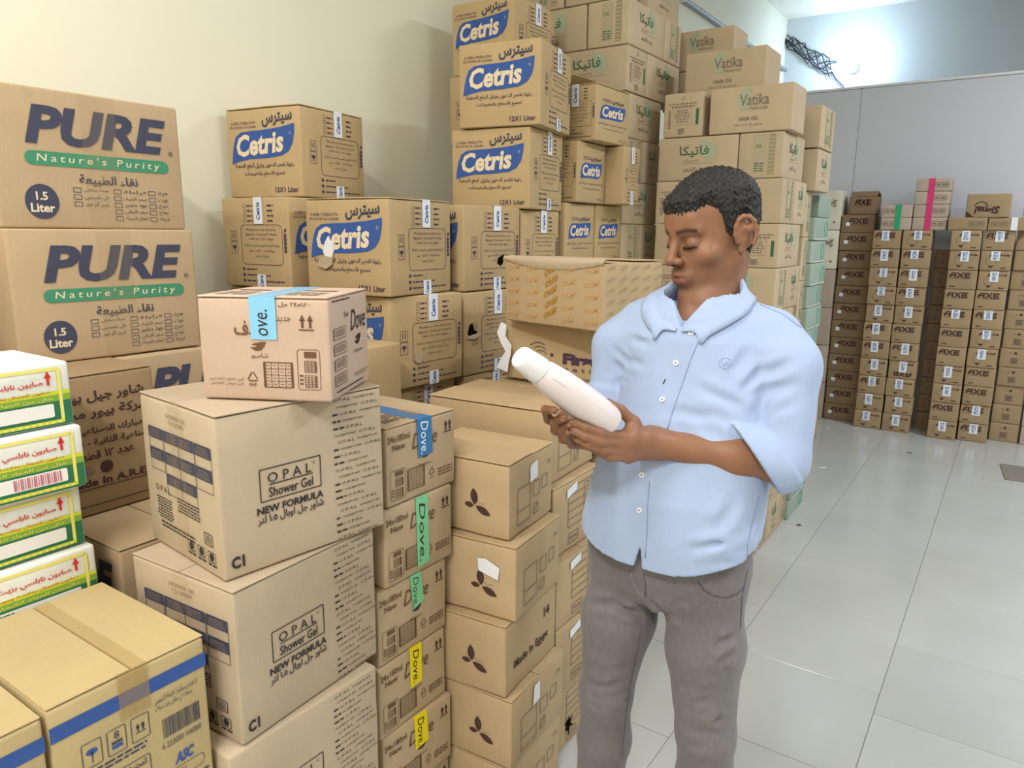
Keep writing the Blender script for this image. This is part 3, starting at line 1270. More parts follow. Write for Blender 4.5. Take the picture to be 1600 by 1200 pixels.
def d_signal_flip(p, W, H):
    k = 'ink_dark_brown'
    p.sec('wordmark')
    p.text('Signal', .48 * W, .36 * H, k, w=.58 * W, h=.42 * H, bold=.04, shear=.2, rot=180)
    p.ring(.34 * W, .42 * H, .15 * W, .007, k, 1, 20, 170)
    p.poly([(0.01 * W, .03 * H), (.2 * W, .03 * H), (.01 * W, .28 * H)], k)


def d_signal_white(p, W, H):
    k = 'ink_grey'
    p.sec('wordmark')
    p.text('Signal', .5 * W, .70 * H, k, w=.6 * W, h=.26 * H, bold=.03, shear=.2, rot=180)
    p.dashes(.2 * W, .3 * W, .2 * H, .05 * H, k, 1)
    p.dashes(.7 * W, .8 * W, .2 * H, .05 * H, k, 2)


def d_mint_ring(p, W, H):
    p.sec('ring_logo')
    p.ring(.80 * W, .52 * H, .30 * H, .016, 'ink_teal')
    p.rect(.03 * W, .04 * H, .97 * W, .07 * H, 'ink_white')


def d_soap(p, W, H):
    # lemon frame, green foot, red arrows and lines of writing
    p.sec('colour_strip')
    p.rect(0.004, 0.003, W - .004, .40 * H, 'ink_soap_green', 1)
    p.rect(0.004, .40 * H, W - .004, .50 * H, 'ink_leaf_green', 1)
    p.rect(0.004, .50 * H, W - .004, .56 * H, 'ink_lime', 1)
    p.sec('border')
    p.frame(.06 * W, .08 * H, .94 * W, .90 * H, .006, 'ink_lemon', 2)
    for i in range(28):
        u = (.06 + .88 * i / 27) * W
        p.rect(u - .004, .06 * H, u + .003, .11 * H, 'ink_lime', 3)
    p.sec('title_lettering')
    p.text('صابون نابلسي بزيت الزيتون و زيت الغار', .5 * W, .69 * H, 'ink_red', w=.72 * W, h=.12 * H, layer=3, bold=.02)
    p.text('صابون للجمال بخلاصة وجودة البشرة و علاج حب الشباب', .5 * W, .545 * H, 'ink_red', w=.78 * W, h=.07 * H, layer=3)
    p.text('خال من المواد الكيماوية و العطور الصناعية', .5 * W, .445 * H, 'ink_lemon', w=.8 * W, h=.06 * H, layer=3)
    p.sec('arrow_symbol')
    for u in (.115, .885):
        p.rect(u * W - .0022, .66 * H, u * W + .0022, .78 * H, 'ink_red', 3)
        p.poly([(u * W - .006, .77 * H), (u * W + .006, .77 * H), (u * W, .88 * H)], 'ink_red', 3)
    p.sec('label_panel')
    p.rrect(.10 * W, .16 * H, .90 * W, .37 * H, .03 * H, 'ink_white', 3)
    p.para(.13 * W, .60 * W, .35 * H, .18 * H, 4, 'ink_grey', 5, layer=4, fill=.45)


def d_soap_bar(p, W, H):
    d_soap(p, W, H)
    p.sec('barcode')
    for i in range(22):
        u = (.64 + .22 * i / 21) * W
        p.rect(u, .18 * H, u + (.0012 if i % 3 else .0024), .35 * H, 'ink_rose', 5)


def d_soap_top(p, W, H):
    p.para(.1 * W, .8 * W, .7 * H, .3 * H, 5, 'ink_rose', 5, fill=.3)


def d_asc(p, W, H):
    k = 'ink_navy'
    p.sec('blue_stripe')
    p.rect(.001, .865 * H, W - .001, .925 * H, 'ink_blue')
    # handling marks
    p.sec('handling_symbol')
    for i, u in enumerate((.16, .31, .46)):
        p.rframe(u * W, .70 * H, (u + .115) * W, .80 * H, .01 * W, .005 * W, k)
    p.arrows_up(.517 * W, .75 * H, .06 * W, k)
    p.rect(.335 * W, .72 * H, .40 * W, .735 * H, 'ink_blue')
    p.rect(.335 * W, .74 * H, .40 * W, .75 * H, k)
    p.text('8', .367 * W, .775 * H, k, h=.03 * H)
    p.disc(.217 * W, .76 * H, .035 * W, 'ink_blue', rv=.012 * H, n=12)
    p.rect(.214 * W, .715 * H, .22 * W, .76 * H, k)
    p.para(.15 * W, .56 * W, .69 * H, .655 * H, 2, k, 2, ragged=.05)
    p.sec('contents_panel')
    p.rframe(.17 * W, .525 * H, .56 * W, .625 * H, .015 * W, .005 * W, k)
    p.text('المحتويات: ٩٥٠ مل x ١٢', .365 * W, .60 * H, k, w=.34 * W, h=.035 * H, bold=.01)
    p.text('Contents: 950 ml x 12', .365 * W, .555 * H, k, w=.32 * W, h=.026 * H, bold=.01)
    p.sec('lettering')
    p.text('ORIGINAL', .37 * W, .475 * H, k, w=.2 * W, h=.024 * H, bold=.02)
    p.text('لا تعرض مباشرة لاشعة الشمس', .77 * W, .82 * H, k, w=.3 * W, h=.032 * H, res=1)
    p.text('يحفظ في مكان بارد وجاف', .75 * W, .785 * H, k, w=.26 * W, h=.032 * H, res=1)
    p.sec('barcode')
    rnd = random.Random(4)
    u = .66
    while u < .92:
        w = rnd.choice((.003, .005, .008))
        p.rect(u * W, .645 * H, (u + w) * W, .73 * H, k)
        u += w + rnd.choice((.004, .006))
    p.text('6 223000 166060', .785 * W, .615 * H, k, w=.28 * W, h=.025 * H)
    p.sec('logo')
    p.text('ASC', .79 * W, .53 * H, 'ink_blue', w=.14 * W, h=.05 * H, bold=.04, shear=.3)
    p.rframe(.67 * W, .44 * H, .93 * W, .49 * H, .02 * H, .004 * W, k)
    p.text('16021', .74 * W, .465 * H, k, w=.1 * W, h=.026 * H)
    p.sec('small_lettering')
    p.para(.70 * W, .96 * W, .42 * H, .25 * H, 8, k, 7, ragged=.1)
    p.rect(.85 * W, .28 * H, W - .001, .31 * H, 'ink_blue')
# ------------------------------------------------------------------ the room
XW, YF, ZC, XR, YB = -2.40, 8.70, 3.83, 4.2, -3.0
wall_paint('paint_cream', (232, 229, 210), 0.55, 0.08, 0.03)
wall_paint('paint_far', (204, 212, 216), 0.6, 0.08, 0.03)
wall_paint('paint_ceiling', (224, 222, 208), 0.7, 0.08, 0.03)
wall_paint('paint_panel', (198, 200, 212), 0.5, 0.05, 0.04, 0.8)
plain('grout', (150, 146, 138), 0.8)
plain('pipe_grey', (150, 156, 160), 0.45)
plain('cable_black', (52, 56, 66), 0.5)
plain('metal_white', (220, 222, 224), 0.4)


def tile_mat():
    m, nt, b = new_mat('floor_tile')
    L = nt.links.new
    tc = nd(nt, 'ShaderNodeTexCoord')
    oi = nd(nt, 'ShaderNodeObjectInfo')
    n1 = nd(nt, 'ShaderNodeTexNoise')
    n1.inputs['Scale'].default_value = 2.2
    n1.inputs['Detail'].default_value = 6
    ge = nd(nt, 'ShaderNodeNewGeometry')
    L(ge.outputs['Position'], n1.inputs['Vector'])
    mx = nd(nt, 'ShaderNodeMix', data_type='RGBA')
    mx.inputs['A'].default_value = (*lin((172, 174, 172)), 1)
    mx.inputs['B'].default_value = (*lin((192, 195, 196)), 1)
    L(n1.outputs['Fac'], mx.inputs['Factor'])
    h = nd(nt, 'ShaderNodeHueSaturation')
    a = nd(nt, 'ShaderNodeMapRange')
    a.inputs['To Min'].default_value = 0.97
    a.inputs['To Max'].default_value = 1.03
    L(oi.outputs['Random'], a.inputs['Value'])
    L(a.outputs[0], h.inputs['Value'])
    L(mx.outputs['Result'], h.inputs['Color'])
    L(h.outputs[0], b.inputs['Base Color'])
    n2 = nd(nt, 'ShaderNodeTexNoise')
    n2.inputs['Scale'].default_value = 5
    n2.inputs['Detail'].default_value = 8
    L(ge.outputs['Position'], n2.inputs['Vector'])
    r = nd(nt, 'ShaderNodeMapRange')
    r.inputs['To Min'].default_value = 0.10
    r.inputs['To Max'].default_value = 0.24
    L(n2.outputs['Fac'], r.inputs['Value'])
    L(r.outputs[0], b.inputs['Roughness'])
    b.inputs['Specular IOR Level'].default_value = 0.55
    return m


tile_mat()


def struct(name, me, label, **kw):
    return tag(obj(name, me, **kw), label, None, None, 'structure')


floor = struct('floor', box_mesh('floor', XW - .1, XR + .1, YB - .1, YF + .1, -0.14, -0.004, 'grout'), 'pale glossy tiled floor of the storeroom')
TS, TSY = 0.5095, 0.5045
tm = box_mesh('tile', 0.0012, TS - 0.0012, 0.0012, TSY - 0.0012, -0.010, 0.0, 'floor_tile', 0.0012, 1)
x = -0.738 - 4 * TS + 0.0
ci = 0
while x < 2.9:
    x1 = x
    y = (2.092 if (ci % 2 == 0) else 2.092 + 0.378) - 6 * TSY
    while y < 6.9:
        if x1 > -2.9 and y > -1.2:
            obj('tile', tm, floor, (x1, y, 0))
        y += TSY
    x += TS
    ci += 1
struct('wall_left', box_mesh('wall_left', XW - .15, XW, YB - .15, YF + .15, -0.1, ZC + .1, 'paint_cream'), 'cream painted wall behind the carton stacks')
struct('wall_right', box_mesh('wall_right', XR, XR + .15, YB - .15, YF + .15, -0.1, ZC + .1, 'paint_cream'), 'cream painted wall across the aisle')
struct('wall_rear', box_mesh('wall_rear', XW - .15, XR + .15, YB - .15, YB, -0.1, ZC + .1, 'paint_cream'), 'cream painted wall at the near end')
struct('wall_far', box_mesh('wall_far', XW - .15, XR + .15, YF, YF + .15, -0.1, ZC + .1, 'paint_far'), 'pale wall beyond the partition lit by a bare lamp')
struct('ceiling', box_mesh('ceiling', XW - .15, XR + .15, YB - .15, YF + .15, ZC, ZC + .12, 'paint_ceiling'), 'pale plain ceiling')
part = struct('wall_partition', box_mesh('partition_core', XW, XR, 6.93, 6.99, 0, 2.745, 'paint_panel'), 'grey board partition behind the far cartons')
xs = [XW + .002, -1.262, -0.04, 1.18, 2.40, XR - .002]
for i in range(5):
    obj('panel', box_mesh('panel', xs[i] + .0015, xs[i + 1] - .0015, 6.912, 6.93, 0.002, 2.742, 'paint_panel', 0.001, 1), part)
obj('top_trim', box_mesh('top_trim', XW + .002, XR - .002, 6.905, 6.995, 2.745, 2.765, 'metal_white', 0.002, 1), part)

# conduit along the wall
pipe = empty('conduit_pipe', (XW + .03, 2.0, 3.31))
tag(pipe, 'thin grey conduit running along the cream wall near the ceiling', 'pipe')
obj('tube', tube_mesh('tube', [(0, 0, 0), (0, 6.66, 0)], 0.019, 'pipe_grey'), pipe)
cm = box_mesh('clip', -.03, .02, -.02, .02, -.024, .024, 'metal_white', .003, 1)
for k in range(6):
    obj('clip', cm, pipe, (0, .4 + 1.1 * k, 0))

# wall lamp beyond the partition
lamp = empty('wall_lamp', (-1.69, YF, 3.26))
tag(lamp, 'bare lamp glowing bluish white on the wall beyond the partition', 'lamp')
bm = bmesh.new()
bmesh.ops.create_uvsphere(bm, u_segments=20, v_segments=12, radius=0.065)
emit('lamp_glow', (214, 232, 255), 30)
obj('bulb', bm_mesh(bm, 'bulb', ['lamp_glow'], True), lamp, (0, -.17, 0))
obj('lamp_base', tube_mesh('lamp_base', [(0, -.002, 0), (0, -.03, 0), (0, -.032, 0), (0, -.10, 0)], [.055, .055, .03, .03], 'metal_white', 14), lamp)
ld = bpy.data.lights.new('lamp_light', 'POINT')
ld.energy = 26
ld.color = (0.62, 0.80, 1.0)
ld.shadow_soft_size = 0.07
lo_ = bpy.data.objects.new('lamp_light', ld)
link(lo_, lamp)
lo_.location = (0, -.26, 0)

# loose cables on the far wall
cb = empty('cable_bundle', (-2.15, YF, 3.45))
tag(cb, 'tangled loose dark cables hanging beside the glowing wall lamp', 'cable')
rnd = random.Random(7)
for k in range(7):
    pts = []
    for t in range(9):
        s = t / 8
        pts.append((-.25 + .52 * s + rnd.uniform(-.03, .03), -.03 - .02 * rnd.random(), .17 - .36 * s + rnd.uniform(-.05, .05) + .05 * math.sin(s * 9 + k)))
    obj('cable', tube_mesh('cable', pts, .006, 'cable_black', 5), cb)
pts = [(.25, -.03, -.20), (.30, -.03, -.28), (.38, -.03, -.36), (.42, -.03, -.50), (.43, -.03, -.9)]
obj('cable', tube_mesh('cable', pts, .008, 'cable_black', 5), cb)


# ceiling battens (out of the picture, over the aisle and behind the camera)
def batten(x, y, label, power, color, rz=0, length=1.2):
    t = empty('ceiling_lamp', (x, y, ZC), R(rz))
    tag(t, label, 'lamp', 'ceiling battens')
    obj('housing', box_mesh('housing', -.07, .07, -length / 2, length / 2, -.06, -.002, 'metal_white', .004, 1), t)
    m = 'batten_glow_%d_%d' % (int(x * 100) + 500, int(y * 100) + 500)
    emit(m, tuple(int(255 * c ** (1 / 2.2)) for c in color), 4)
    for s in (-.035, .035):
        obj('tube', tube_mesh('tube', [(s, -length / 2 + .03, -.085), (s, length / 2 - .03, -.085)], .014, m, 10), t)
    l = bpy.data.lights.new('batten_light', 'AREA')
    l.shape = 'RECTANGLE'
    l.size, l.size_y = .3, length
    l.energy = power
    l.color = color
    lo = bpy.data.objects.new('batten_light', l)
    link(lo, t)
    lo.location = (0, 0, -.11)
    return t


batten(0.3, -1.6, 'white twin tube batten on the ceiling near the entrance end', 125, (1.0, 0.95, 0.88), 90, 1.5)
batten(-1.2, -0.1, 'unseen twin tube batten added above the near cartons to brighten the wall', 44, (1.0, 0.96, 0.90), 0, 1.5)  # added lamp, no such source in view; lifts the wall and softens shadows
batten(1.7, 2.0, 'white twin tube batten on the ceiling over the aisle', 58, (0.88, 0.94, 1.0))
batten(1.7, 5.0, 'white twin tube batten on the ceiling towards the partition', 92, (0.88, 0.94, 1.0))
# ------------------------------------------------------------------ carton stacks
ORD = ['first', 'second', 'third', 'fourth', 'fifth', 'sixth', 'seventh', 'eighth', 'ninth', 'tenth', 'eleventh', 'twelfth', 'thirteenth', 'fourteenth', 'fifteenth']

# --- shower gel cartons with the big dark word, along the wall
G = 'large shower gel cartons by the wall'
PF = [('R', 'front_print', 'pure_front', d_pure_front)]
for lab, N, z, th, pr in (
        ('tan carton with big dark block letters and green band, topmost by the cream wall', (-1.918, .743), 1.553, 0, PF),
        ('tan carton with big dark block letters, directly under the topmost one', (-1.902, .740), 1.233, -2.3, PF)):
    c = carton('shower_gel_carton', lab, N, z, th, .30, .454, .32, 'board_pure', G, pr, amp=.001)
    tape(c, 'R', .24, .085, .0, .318, 'tape_clear')
carton('shower_gel_carton', 'tan carton showing one large curved letter beside the pink shampoo carton', (-1.86, .952), .913, 0, .30, .454, .318, 'board_pure', G, PF)
carton('shower_gel_carton', 'shaded brown carton at the picture edge beside the block letter cartons', (-1.99, .12), 1.233, 0, .30, .454, .32, 'board_brown_and_shade', G, PF)  # darker board colour stands in for the shadow on this recessed carton
carton('shower_gel_carton', 'shaded brown carton low at the picture edge behind the soap cartons', (-1.99, .12), .913, 0, .30, .454, .318, 'board_brown_and_shade', G, PF)  # shadow put into the board colour here too
c = carton('shower_gel_carton', 'brown carton with rows of dark curly writing behind the white soap cartons', (-1.706, .650), .902, 0, .30, .296, .33, 'board_brown_and_shade', G, [('R', 'side_print', 'pure_side', d_pure_side)], flaps='y', amp=.001)
c = carton('shower_gel_carton', 'brown carton with a dark capital letter half hidden by the soap cartons', (-1.469, .708), .582, 0, .38, .30, .318, 'board_pure', G, [('L', 'front_print', 'pure_front', d_pure_front)], flaps='x')
carton('plain_carton', 'small plain tan carton wedged between block letter carton and pink carton', (-1.50, 1.30), .93, 0, .26, .3, .30, 'board_cetris', None)
# what they stand on
for lab, N, z, h, wl, wr in (
        ('plain carton at the foot of the block letter stack', (-1.86, .952), .45, .46, .30, .454),
        ('plain carton on the floor under the block letter stack', (-1.86, .952), .0, .45, .30, .454),
        ('plain carton under the brown carton with curly writing', (-1.93, .660), .45, .45, .30, .28),
        ('plain carton on the floor under the curly writing carton', (-1.93, .660), .0, .45, .30, .28),
        ('plain carton under the shaded brown cartons', (-1.99, .12), .45, .46, .30, .454),
        ('plain carton on the floor under the shaded brown cartons', (-1.99, .12), .0, .45, .30, .454),
        ('plain carton on the floor under the capital letter carton', (-1.469, .708), .0, .29, .38, .30),
        ('plain carton second from the floor under the capital letter carton', (-1.469, .708), .29, .29, .38, .30),
        ('plain carton under the wedged small carton', (-1.50, 1.30), .46, .47, .26, .3),
        ('plain carton on the floor under the wedged small carton', (-1.50, 1.30), .0, .46, .26, .3)):
    carton('plain_carton', lab, N, z, 0, wl, wr, h, 'board_pure')

# --- white and green soap cartons
G = 'white and green soap cartons'
for k, (z, dx, dy, th) in enumerate(((1.187, .0, .0, 0), (1.064, .006, .004, -1.5), (.941, -.004, -.002, .5), (.818, .004, .006, -1))):
    fn = (('soap', d_soap), ('soap_bar', d_soap_bar))[k == 1]
    lab = ('topmost white and green soap carton', 'second white and green soap carton from the top, with a pink barcode', 'third white and green soap carton from the top', 'lowest white and green soap carton in view, above the blue striped carton')[k]
    carton('soap_carton', lab, (-1.462 + dx, .300 + dy), z, th, .225, .35, .122, 'board_soap', G, [('R', 'front_print', fn[0], fn[1])] + ([('T', 'top_print', 'soap_top', d_soap_top)] if k == 0 else []), amp=.0008)
carton('plain_carton', 'plain carton under the soap cartons', (-1.462, .30), .41, 0, .225, .35, .407, 'board_pure')
carton('plain_carton', 'plain carton on the floor under the soap cartons', (-1.462, .30), .0, 0, .225, .35, .41, 'board_pure')

# --- blue striped cartons, nearest the camera
G = 'blue striped cartons'
c = carton('detergent_carton', 'large tan carton with blue stripe, barcode and brown tape on its dusty top', (-1.10, .402), .43, 0, .345, .256, .43, 'board_asc', G, [('R', 'front_print', 'asc', d_asc)], flaps='x', lift=(.6, .2), amp=.001)
tape(c, 'R', .128, .05, .35, .43, 'tape_brown', top=.34)
c = carton('detergent_carton', 'tan carton with blue stripe in the bottom corner of the picture', (-1.098, .140), .43, 0, .345, .256, .425, 'board_asc', G, [('R', 'front_print', 'asc', d_asc)], flaps='x', lift=(.2, .4), amp=.001)
for y, lab in ((.402, 'tan striped carton on the floor under the barcode carton'), (.140, 'tan striped carton on the floor at the bottom corner')):
    carton('detergent_carton', lab, (-1.10, y), 0, 0, .345, .256, .43, 'board_asc', G)

# --- beige shower gel cartons marked C1
G = 'beige framed-logo shower gel cartons'
OP = [('R', 'logo_print', 'opal_r', d_opal_right), ('L', 'data_print', 'opal_l', d_opal_left)]
for k, (N, z, th, lab) in enumerate((
        ((-1.110, .714), .930, -6.6, 'beige carton marked C1 with framed logo, under the pink shampoo carton'),
        ((-1.072, .700), .620, 2.8, 'beige carton marked C1 second from the top of its stack'),
        ((-1.070, .667), .310, -1.3, 'beige carton third from the top, cut by the lower picture edge'),
        ((-1.075, .675), .0, 0, 'beige carton on the floor at the bottom of the framed-logo stack'))):
    c = carton('shower_gel_carton', lab, N, z, th, .303, .366, .309, 'board_opal', G, OP, flaps='y' if k < 2 else None, lift=(.4, .3), amp=.0018)
    tape(c, 'L', .155, .05, .0, .309, 'tape_clear', top=.2)

# --- pale pink shampoo carton on top
c = carton('shampoo_carton', 'pale pink shampoo carton with sky blue tape on the beige carton', (-1.017, .898), 1.2415, 27.8, .251, .226, .194, 'board_dove_pink', 'shampoo cartons', [('L', 'front_print', 'dove_ar', d_dove_arabic), ('R', 'side_print', 'dove_side', d_dove_side), ('T', 'top_print', 'dove_top', d_dove_top)], flaps='x', amp=.0008)
tape(c, 'L', .127, .050, .115, .194, 'tape_sky', top=.226, text='ove.', txt_mat='ink_black', txt_v=.146, txt_len=.048, txt_w=.019, bold=0)

# --- column of shampoo cartons
dv = [('R', 'front_print', 'dove_en', d_dove_english)]
tp = [('tape_blue', 'blue'), ('tape_mint', 'long mint green'), ('tape_mint', 'short mint green'), ('tape_yellow', 'yellow'), ('tape_yellow', 'bright yellow'), ('tape_yellow', 'plain')]
dl = ['with blue tape at the top of the shampoo column', 'with long mint green tape, second in the shampoo column', 'with short mint green tape, third in the shampoo column', 'with yellow tape, fourth in the shampoo column', 'with bright yellow tape, fifth in the shampoo column', 'on the floor at the foot of the shampoo column']
DN = [(-1.108, 1.125, -.6), (-1.102, 1.107, -.1), (-1.107, 1.084, -.5), (-1.106, 1.080, .1), (-1.106, 1.086, -3), (-1.106, 1.09, 0)]
for k in range(6):
    c = carton('shampoo_carton', 'tan shampoo carton ' + dl[k], DN[k][:2], .94 - .188 * k, DN[k][2], .25, .240, .188, 'board_dove', 'shampoo cartons', dv + ([('T', 'top_print', 'dove_top', d_dove_top)] if k == 0 else []), flaps='x' if k == 0 else None)
    v0 = (.095, .015, .10, .085, .10, .1)[k]
    w = (.05, .042, .038, .042, .045, .04)[k]
    if k < 5:
        tape(c, 'R', .125, w, v0, .188, tp[k][0], top=.24 if k == 0 else .004, text='Dove.', txt_mat=('ink_white', 'ink_black', 'ink_forest', 'ink_black', 'ink_black')[k], txt_v=(v0 + .188) / 2, txt_len=(.188 - v0) * .85, txt_w=w * .5, rot=-90, bold=0, skew=(.004, .003, .010, .0, .004)[k])

# --- three-leaf cartons
G = 'three-leaf cartons'
LN = [((-.962, 1.396), 5, .242), ((-.928, 1.378), 6, .258), ((-.938, 1.350), 5, .285), ((-.920, 1.352), 3, .285), ((-.93, 1.352), 2, .285)]
ll = ['with wide open-seamed top and small white sticker', 'dented, with a torn white label over its leaves', 'with bold writing about where it was made', 'with a long strip of torn clear tape', 'on the floor at the foot of its column']
for k in range(5):
    N, th, wr = LN[k]
    rp_ = ('leaf_made', d_leaf_made) if k == 2 else ('leaf_side', d_leaf_side)
    c = carton('cosmetics_carton', 'three-leaf carton ' + ll[k], N, .802 - .2005 * k, th, (.30, .27, .30, .30, .30)[k], wr, .199, 'board_leaf', G, [('L', 'leaf_print', 'leaf_l', d_leaf_front), ('R', 'side_print', rp_[0], rp_[1])], flaps='x', lift=(1.2, -.4) if k == 0 else (0, 0), amp=.003)
    if k == 0:
        patch(c, 'R', [(.105, .125), (.145, .13), (.144, .175), (.115, .172), (.104, .165)], 'label_paper', 'sticker')
    if k == 1:
        patch(c, 'L', [(.165, .12), (.22, .105), (.225, .138), (.185, .155), (.162, .152)], 'label_paper', 'torn_label', lift=.003)
        tape(c, 'R', .14, .04, .02, .199, 'tape_clear')
    if k == 3:
        tape(c, 'R', .12, .035, .0, .199, 'tape_clear', top=.02)
        patch(c, 'R', [(.105, .13), (.14, .135), (.138, .185), (.11, .185)], 'label_paper', 'torn_label', lift=.003)
G = 'table-print cartons'
ml = ['with the broad worn top behind the three-leaf column', 'with a printed table and white label, second in its column', 'with a printed table and white label, third in its column', 'with a printed table, fourth in its column', 'with a ragged dark hole, on the floor behind the man']
MN = [(-1.012, 1.668, 4), (-.987, 1.648, 1.8), (-.972, 1.648, 0), (-.968, 1.648, 0), (-.98, 1.648, 0)]
for k in range(5):
    x, y, th = MN[k]
    c = carton('cosmetics_carton', 'tan carton ' + ml[k], (x, y), .86 - .215 * k, th, .42, .29, .213, 'board_leaf', G, [('R', 'side_print', 'leaf_side' if k == 0 else 'leaf_table', d_leaf_side if k == 0 else d_leaf_table)], flaps='x', lift=(.8, -.2) if k == 0 else (0, 0), amp=.003)
    if k in (1, 2, 3):
        patch(c, 'R', [(.075, .165), (.135, .178), (.135, .203), (.075, .19)], 'label_paper', 'label')
    if k == 4:
        rr_ = random.Random(5)
        patch(c, 'R', [(.10 + (.012 + .022 * (a % 2) * rr_.random()) * math.cos(a * .39), .075 + (.016 + .032 * (a % 2) * rr_.random()) * math.sin(a * .39)) for a in range(16)], 'void', 'torn_hole', lift=.0008)
for k in range(5):
    carton('cosmetics_carton', 'tan worn carton in the column under the two overhanging cartons, ' + ('top', 'second', 'third', 'fourth', 'floor')[k] + ' level', (-1.0, 1.996), .86 - .215 * k, 0, .42, .30, .213, 'board_leaf', G, flaps='x', amp=.003)

# --- the orange-printed carton and the one below it
c = carton('cosmetics_carton', 'tan carton with a plum wordmark and wavy lines behind the white bottle', (-.965, 2.0), 1.0755, 3, .42, .30, .2, 'board_leaf', None, [('L', 'front_print', 'first', d_first)], amp=.003)
pts = [Vector((-.418, -.012, .185)), Vector((-.425, -.018, .15)), Vector((-.405, -.02, .12)), Vector((-.395, -.022, .09)), Vector((-.41, -.02, .06)), Vector((-.422, -.016, .03))]
vv, ff = [], []
for i, q in enumerate(pts):
    w = .012 + .006 * (i % 3)
    vv += [q + Vector((-w, .002, .004)), q + Vector((w, -.004, -.004))]
    if i:
        ff.append((2 * i - 2, 2 * i - 1, 2 * i + 1, 2 * i))
obj('loose_tape', mesh_from('loose_tape', vv, ff, ['label_paper'], smooth=True), c)
c = carton('cosmetics_carton', 'peach carton patterned with faint orange words, its top flap bent', (-.953, 1.842), 1.276, -13.1, .417, .27, .2, 'board_leaf', None, [('L', 'front_print', 'orange', d_orange_words), ('R', 'side_print', 'orange_side', d_orange_side)], flaps='x', lift=(-6, 1), amp=.002)
# rolled front edge of that carton
vv, ff = [], []
for i in range(15):
    s = i / 14
    dip = .022 * math.sin(math.pi * s) ** .8
    u = -.417 + .417 * s
    vv += [(u, -.001, .2 - .008 - dip), (u, -.006, .2 - .004 - dip * .5), (u, -.003, .2 + .004), (u, .03, .2 + .006)]
    if i:
        for j in range(3):
            a = 4 * (i - 1) + j
            ff.append((a, a + 4, a + 5, a + 1))
obj('bent_flap', mesh_from('bent_flap', vv, ff, ['board_opal'], smooth=True), c)
tape(c, 'L', .208, .05, .12, .2, 'tape_clear')

# --- cleaner cartons with the blue wordmark
GC = 'blue wordmark cleaner cartons'
LG = ('L', 'logo_print', 'cetris_logo', d_cetris_logo)
IF = ('R', 'info_print', 'cetris_info', d_cetris_info)
LG2 = ('R', 'logo_print', 'cetris_logo', d_cetris_logo)
IF2 = ('L', 'info_print', 'cetris_info', d_cetris_info)


def cleaner(label, N, z, th=0, swap=False, wl=.335, wr=.34, h=.30, flaps=None, tapes=True, lift=(0, 0)):
    pr = [LG2, IF2] if swap else [LG, IF]
    if swap:
        wl, wr = wr, wl
    c = carton('cleaner_carton', label, N, z, th, wl, wr, h, 'board_cetris', GC, pr, flaps=flaps, lift=lift)
    if tapes:
        f = 'L' if swap else 'R'
        W, H = face_size(c, f)
        tape(c, f, .57 * W, .044, .71 * H, H, 'tape_white', top=.12, text='Cetris', txt_mat='ink_blue', txt_v=.85 * H, txt_len=.058, txt_w=.019, bold=.03)
        tape(c, f, .57 * W, .044, 0.0, .15 * H, 'tape_white', text='Cetris', txt_mat='ink_blue', txt_v=.075 * H, txt_len=.04, txt_w=.018, bold=.03)
    return c


cleaner('cleaner carton alone on top of the stack beside the cream wall, blue wordmark facing out', (-2.031, 1.705), 1.666, 8.4, flaps='y', lift=(.6, .3))
cleaner('cleaner carton with printed info panel facing out, right beside the cream wall', (-1.985, 1.60), 1.362, 1.8, True)
c3 = cleaner('cleaner carton with a torn hole through its blue wordmark', (-1.582, 1.646), 1.354, 6.1, flaps='y', lift=(.5, .2))
patch(c3, 'L', [(.075, .135), (.085, .165), (.10, .185), (.105, .17), (.115, .165), (.12, .14), (.11, .115), (.09, .112)], 'label_paper', 'torn_board', lift=.003, thick=.004)
patch(c3, 'L', [(.05, .09), (.06, .115), (.085, .122), (.115, .118), (.112, .095), (.085, .08)], 'board_opal', 'torn_board', lift=.004, thick=.004)
c4 = cleaner('cleaner carton half hidden by the pink shampoo carton, small tear in its info panel', (-1.605, 1.662), 1.052, -3.7)
patch(c4, 'R', [(.105, .09), (.11, .11), (.135, .112), (.14, .095), (.13, .078), (.11, .08)], 'board_opal', 'torn_board', lift=.003, thick=.003)
cleaner('cleaner carton below the small-tear carton, only its taped upper edge showing', (-1.63, 1.67), .750, -1)
for k, (z, h) in enumerate(((.45, .298), (.15, .298), (.0, .149))):
    carton('cleaner_carton', 'lower cleaner carton of the small-tear stack, ' + ('third', 'second', 'first')[k] + ' from the floor', (-1.63, 1.67), z, 0, .335, .34, h, 'board_cetris', GC)
for k, (z, h) in enumerate(((1.06, .30), (.76, .30), (.46, .298), (.16, .298), (.0, .159))):
    carton('cleaner_carton', 'cleaner carton against the wall under the info panel carton, ' + ('fifth', 'fourth', 'third', 'second', 'first')[k] + ' from the floor', (-1.995, 1.61), z, 0, .34, .335, h, 'board_cetris', GC)
c6 = cleaner('cleaner carton with a small black puncture in its info panel', (-1.60, 2.030), 1.347, -1)
patch(c6, 'R', [(.195, .095), (.20, .115), (.215, .12), (.235, .128), (.228, .11), (.232, .098), (.215, .085)], 'void', 'puncture', lift=.0012)
c7 = cleaner('cleaner carton with a torn gash at the edge of its info panel', (-1.598, 2.026), 1.045, -2.8)
patch(c7, 'R', [(.02, .155), (.03, .185), (.045, .19), (.055, .165), (.075, .155), (.06, .145), (.03, .143)], 'void', 'gash', lift=.0012)
patch(c7, 'R', [(.015, .138), (.03, .146), (.075, .152), (.085, .142), (.05, .132)], 'board_opal', 'torn_board', lift=.003, thick=.004)
cleaner('cleaner carton under the gashed one, its lower part hidden by worn carton tops', (-1.60, 2.03), .744, 0)
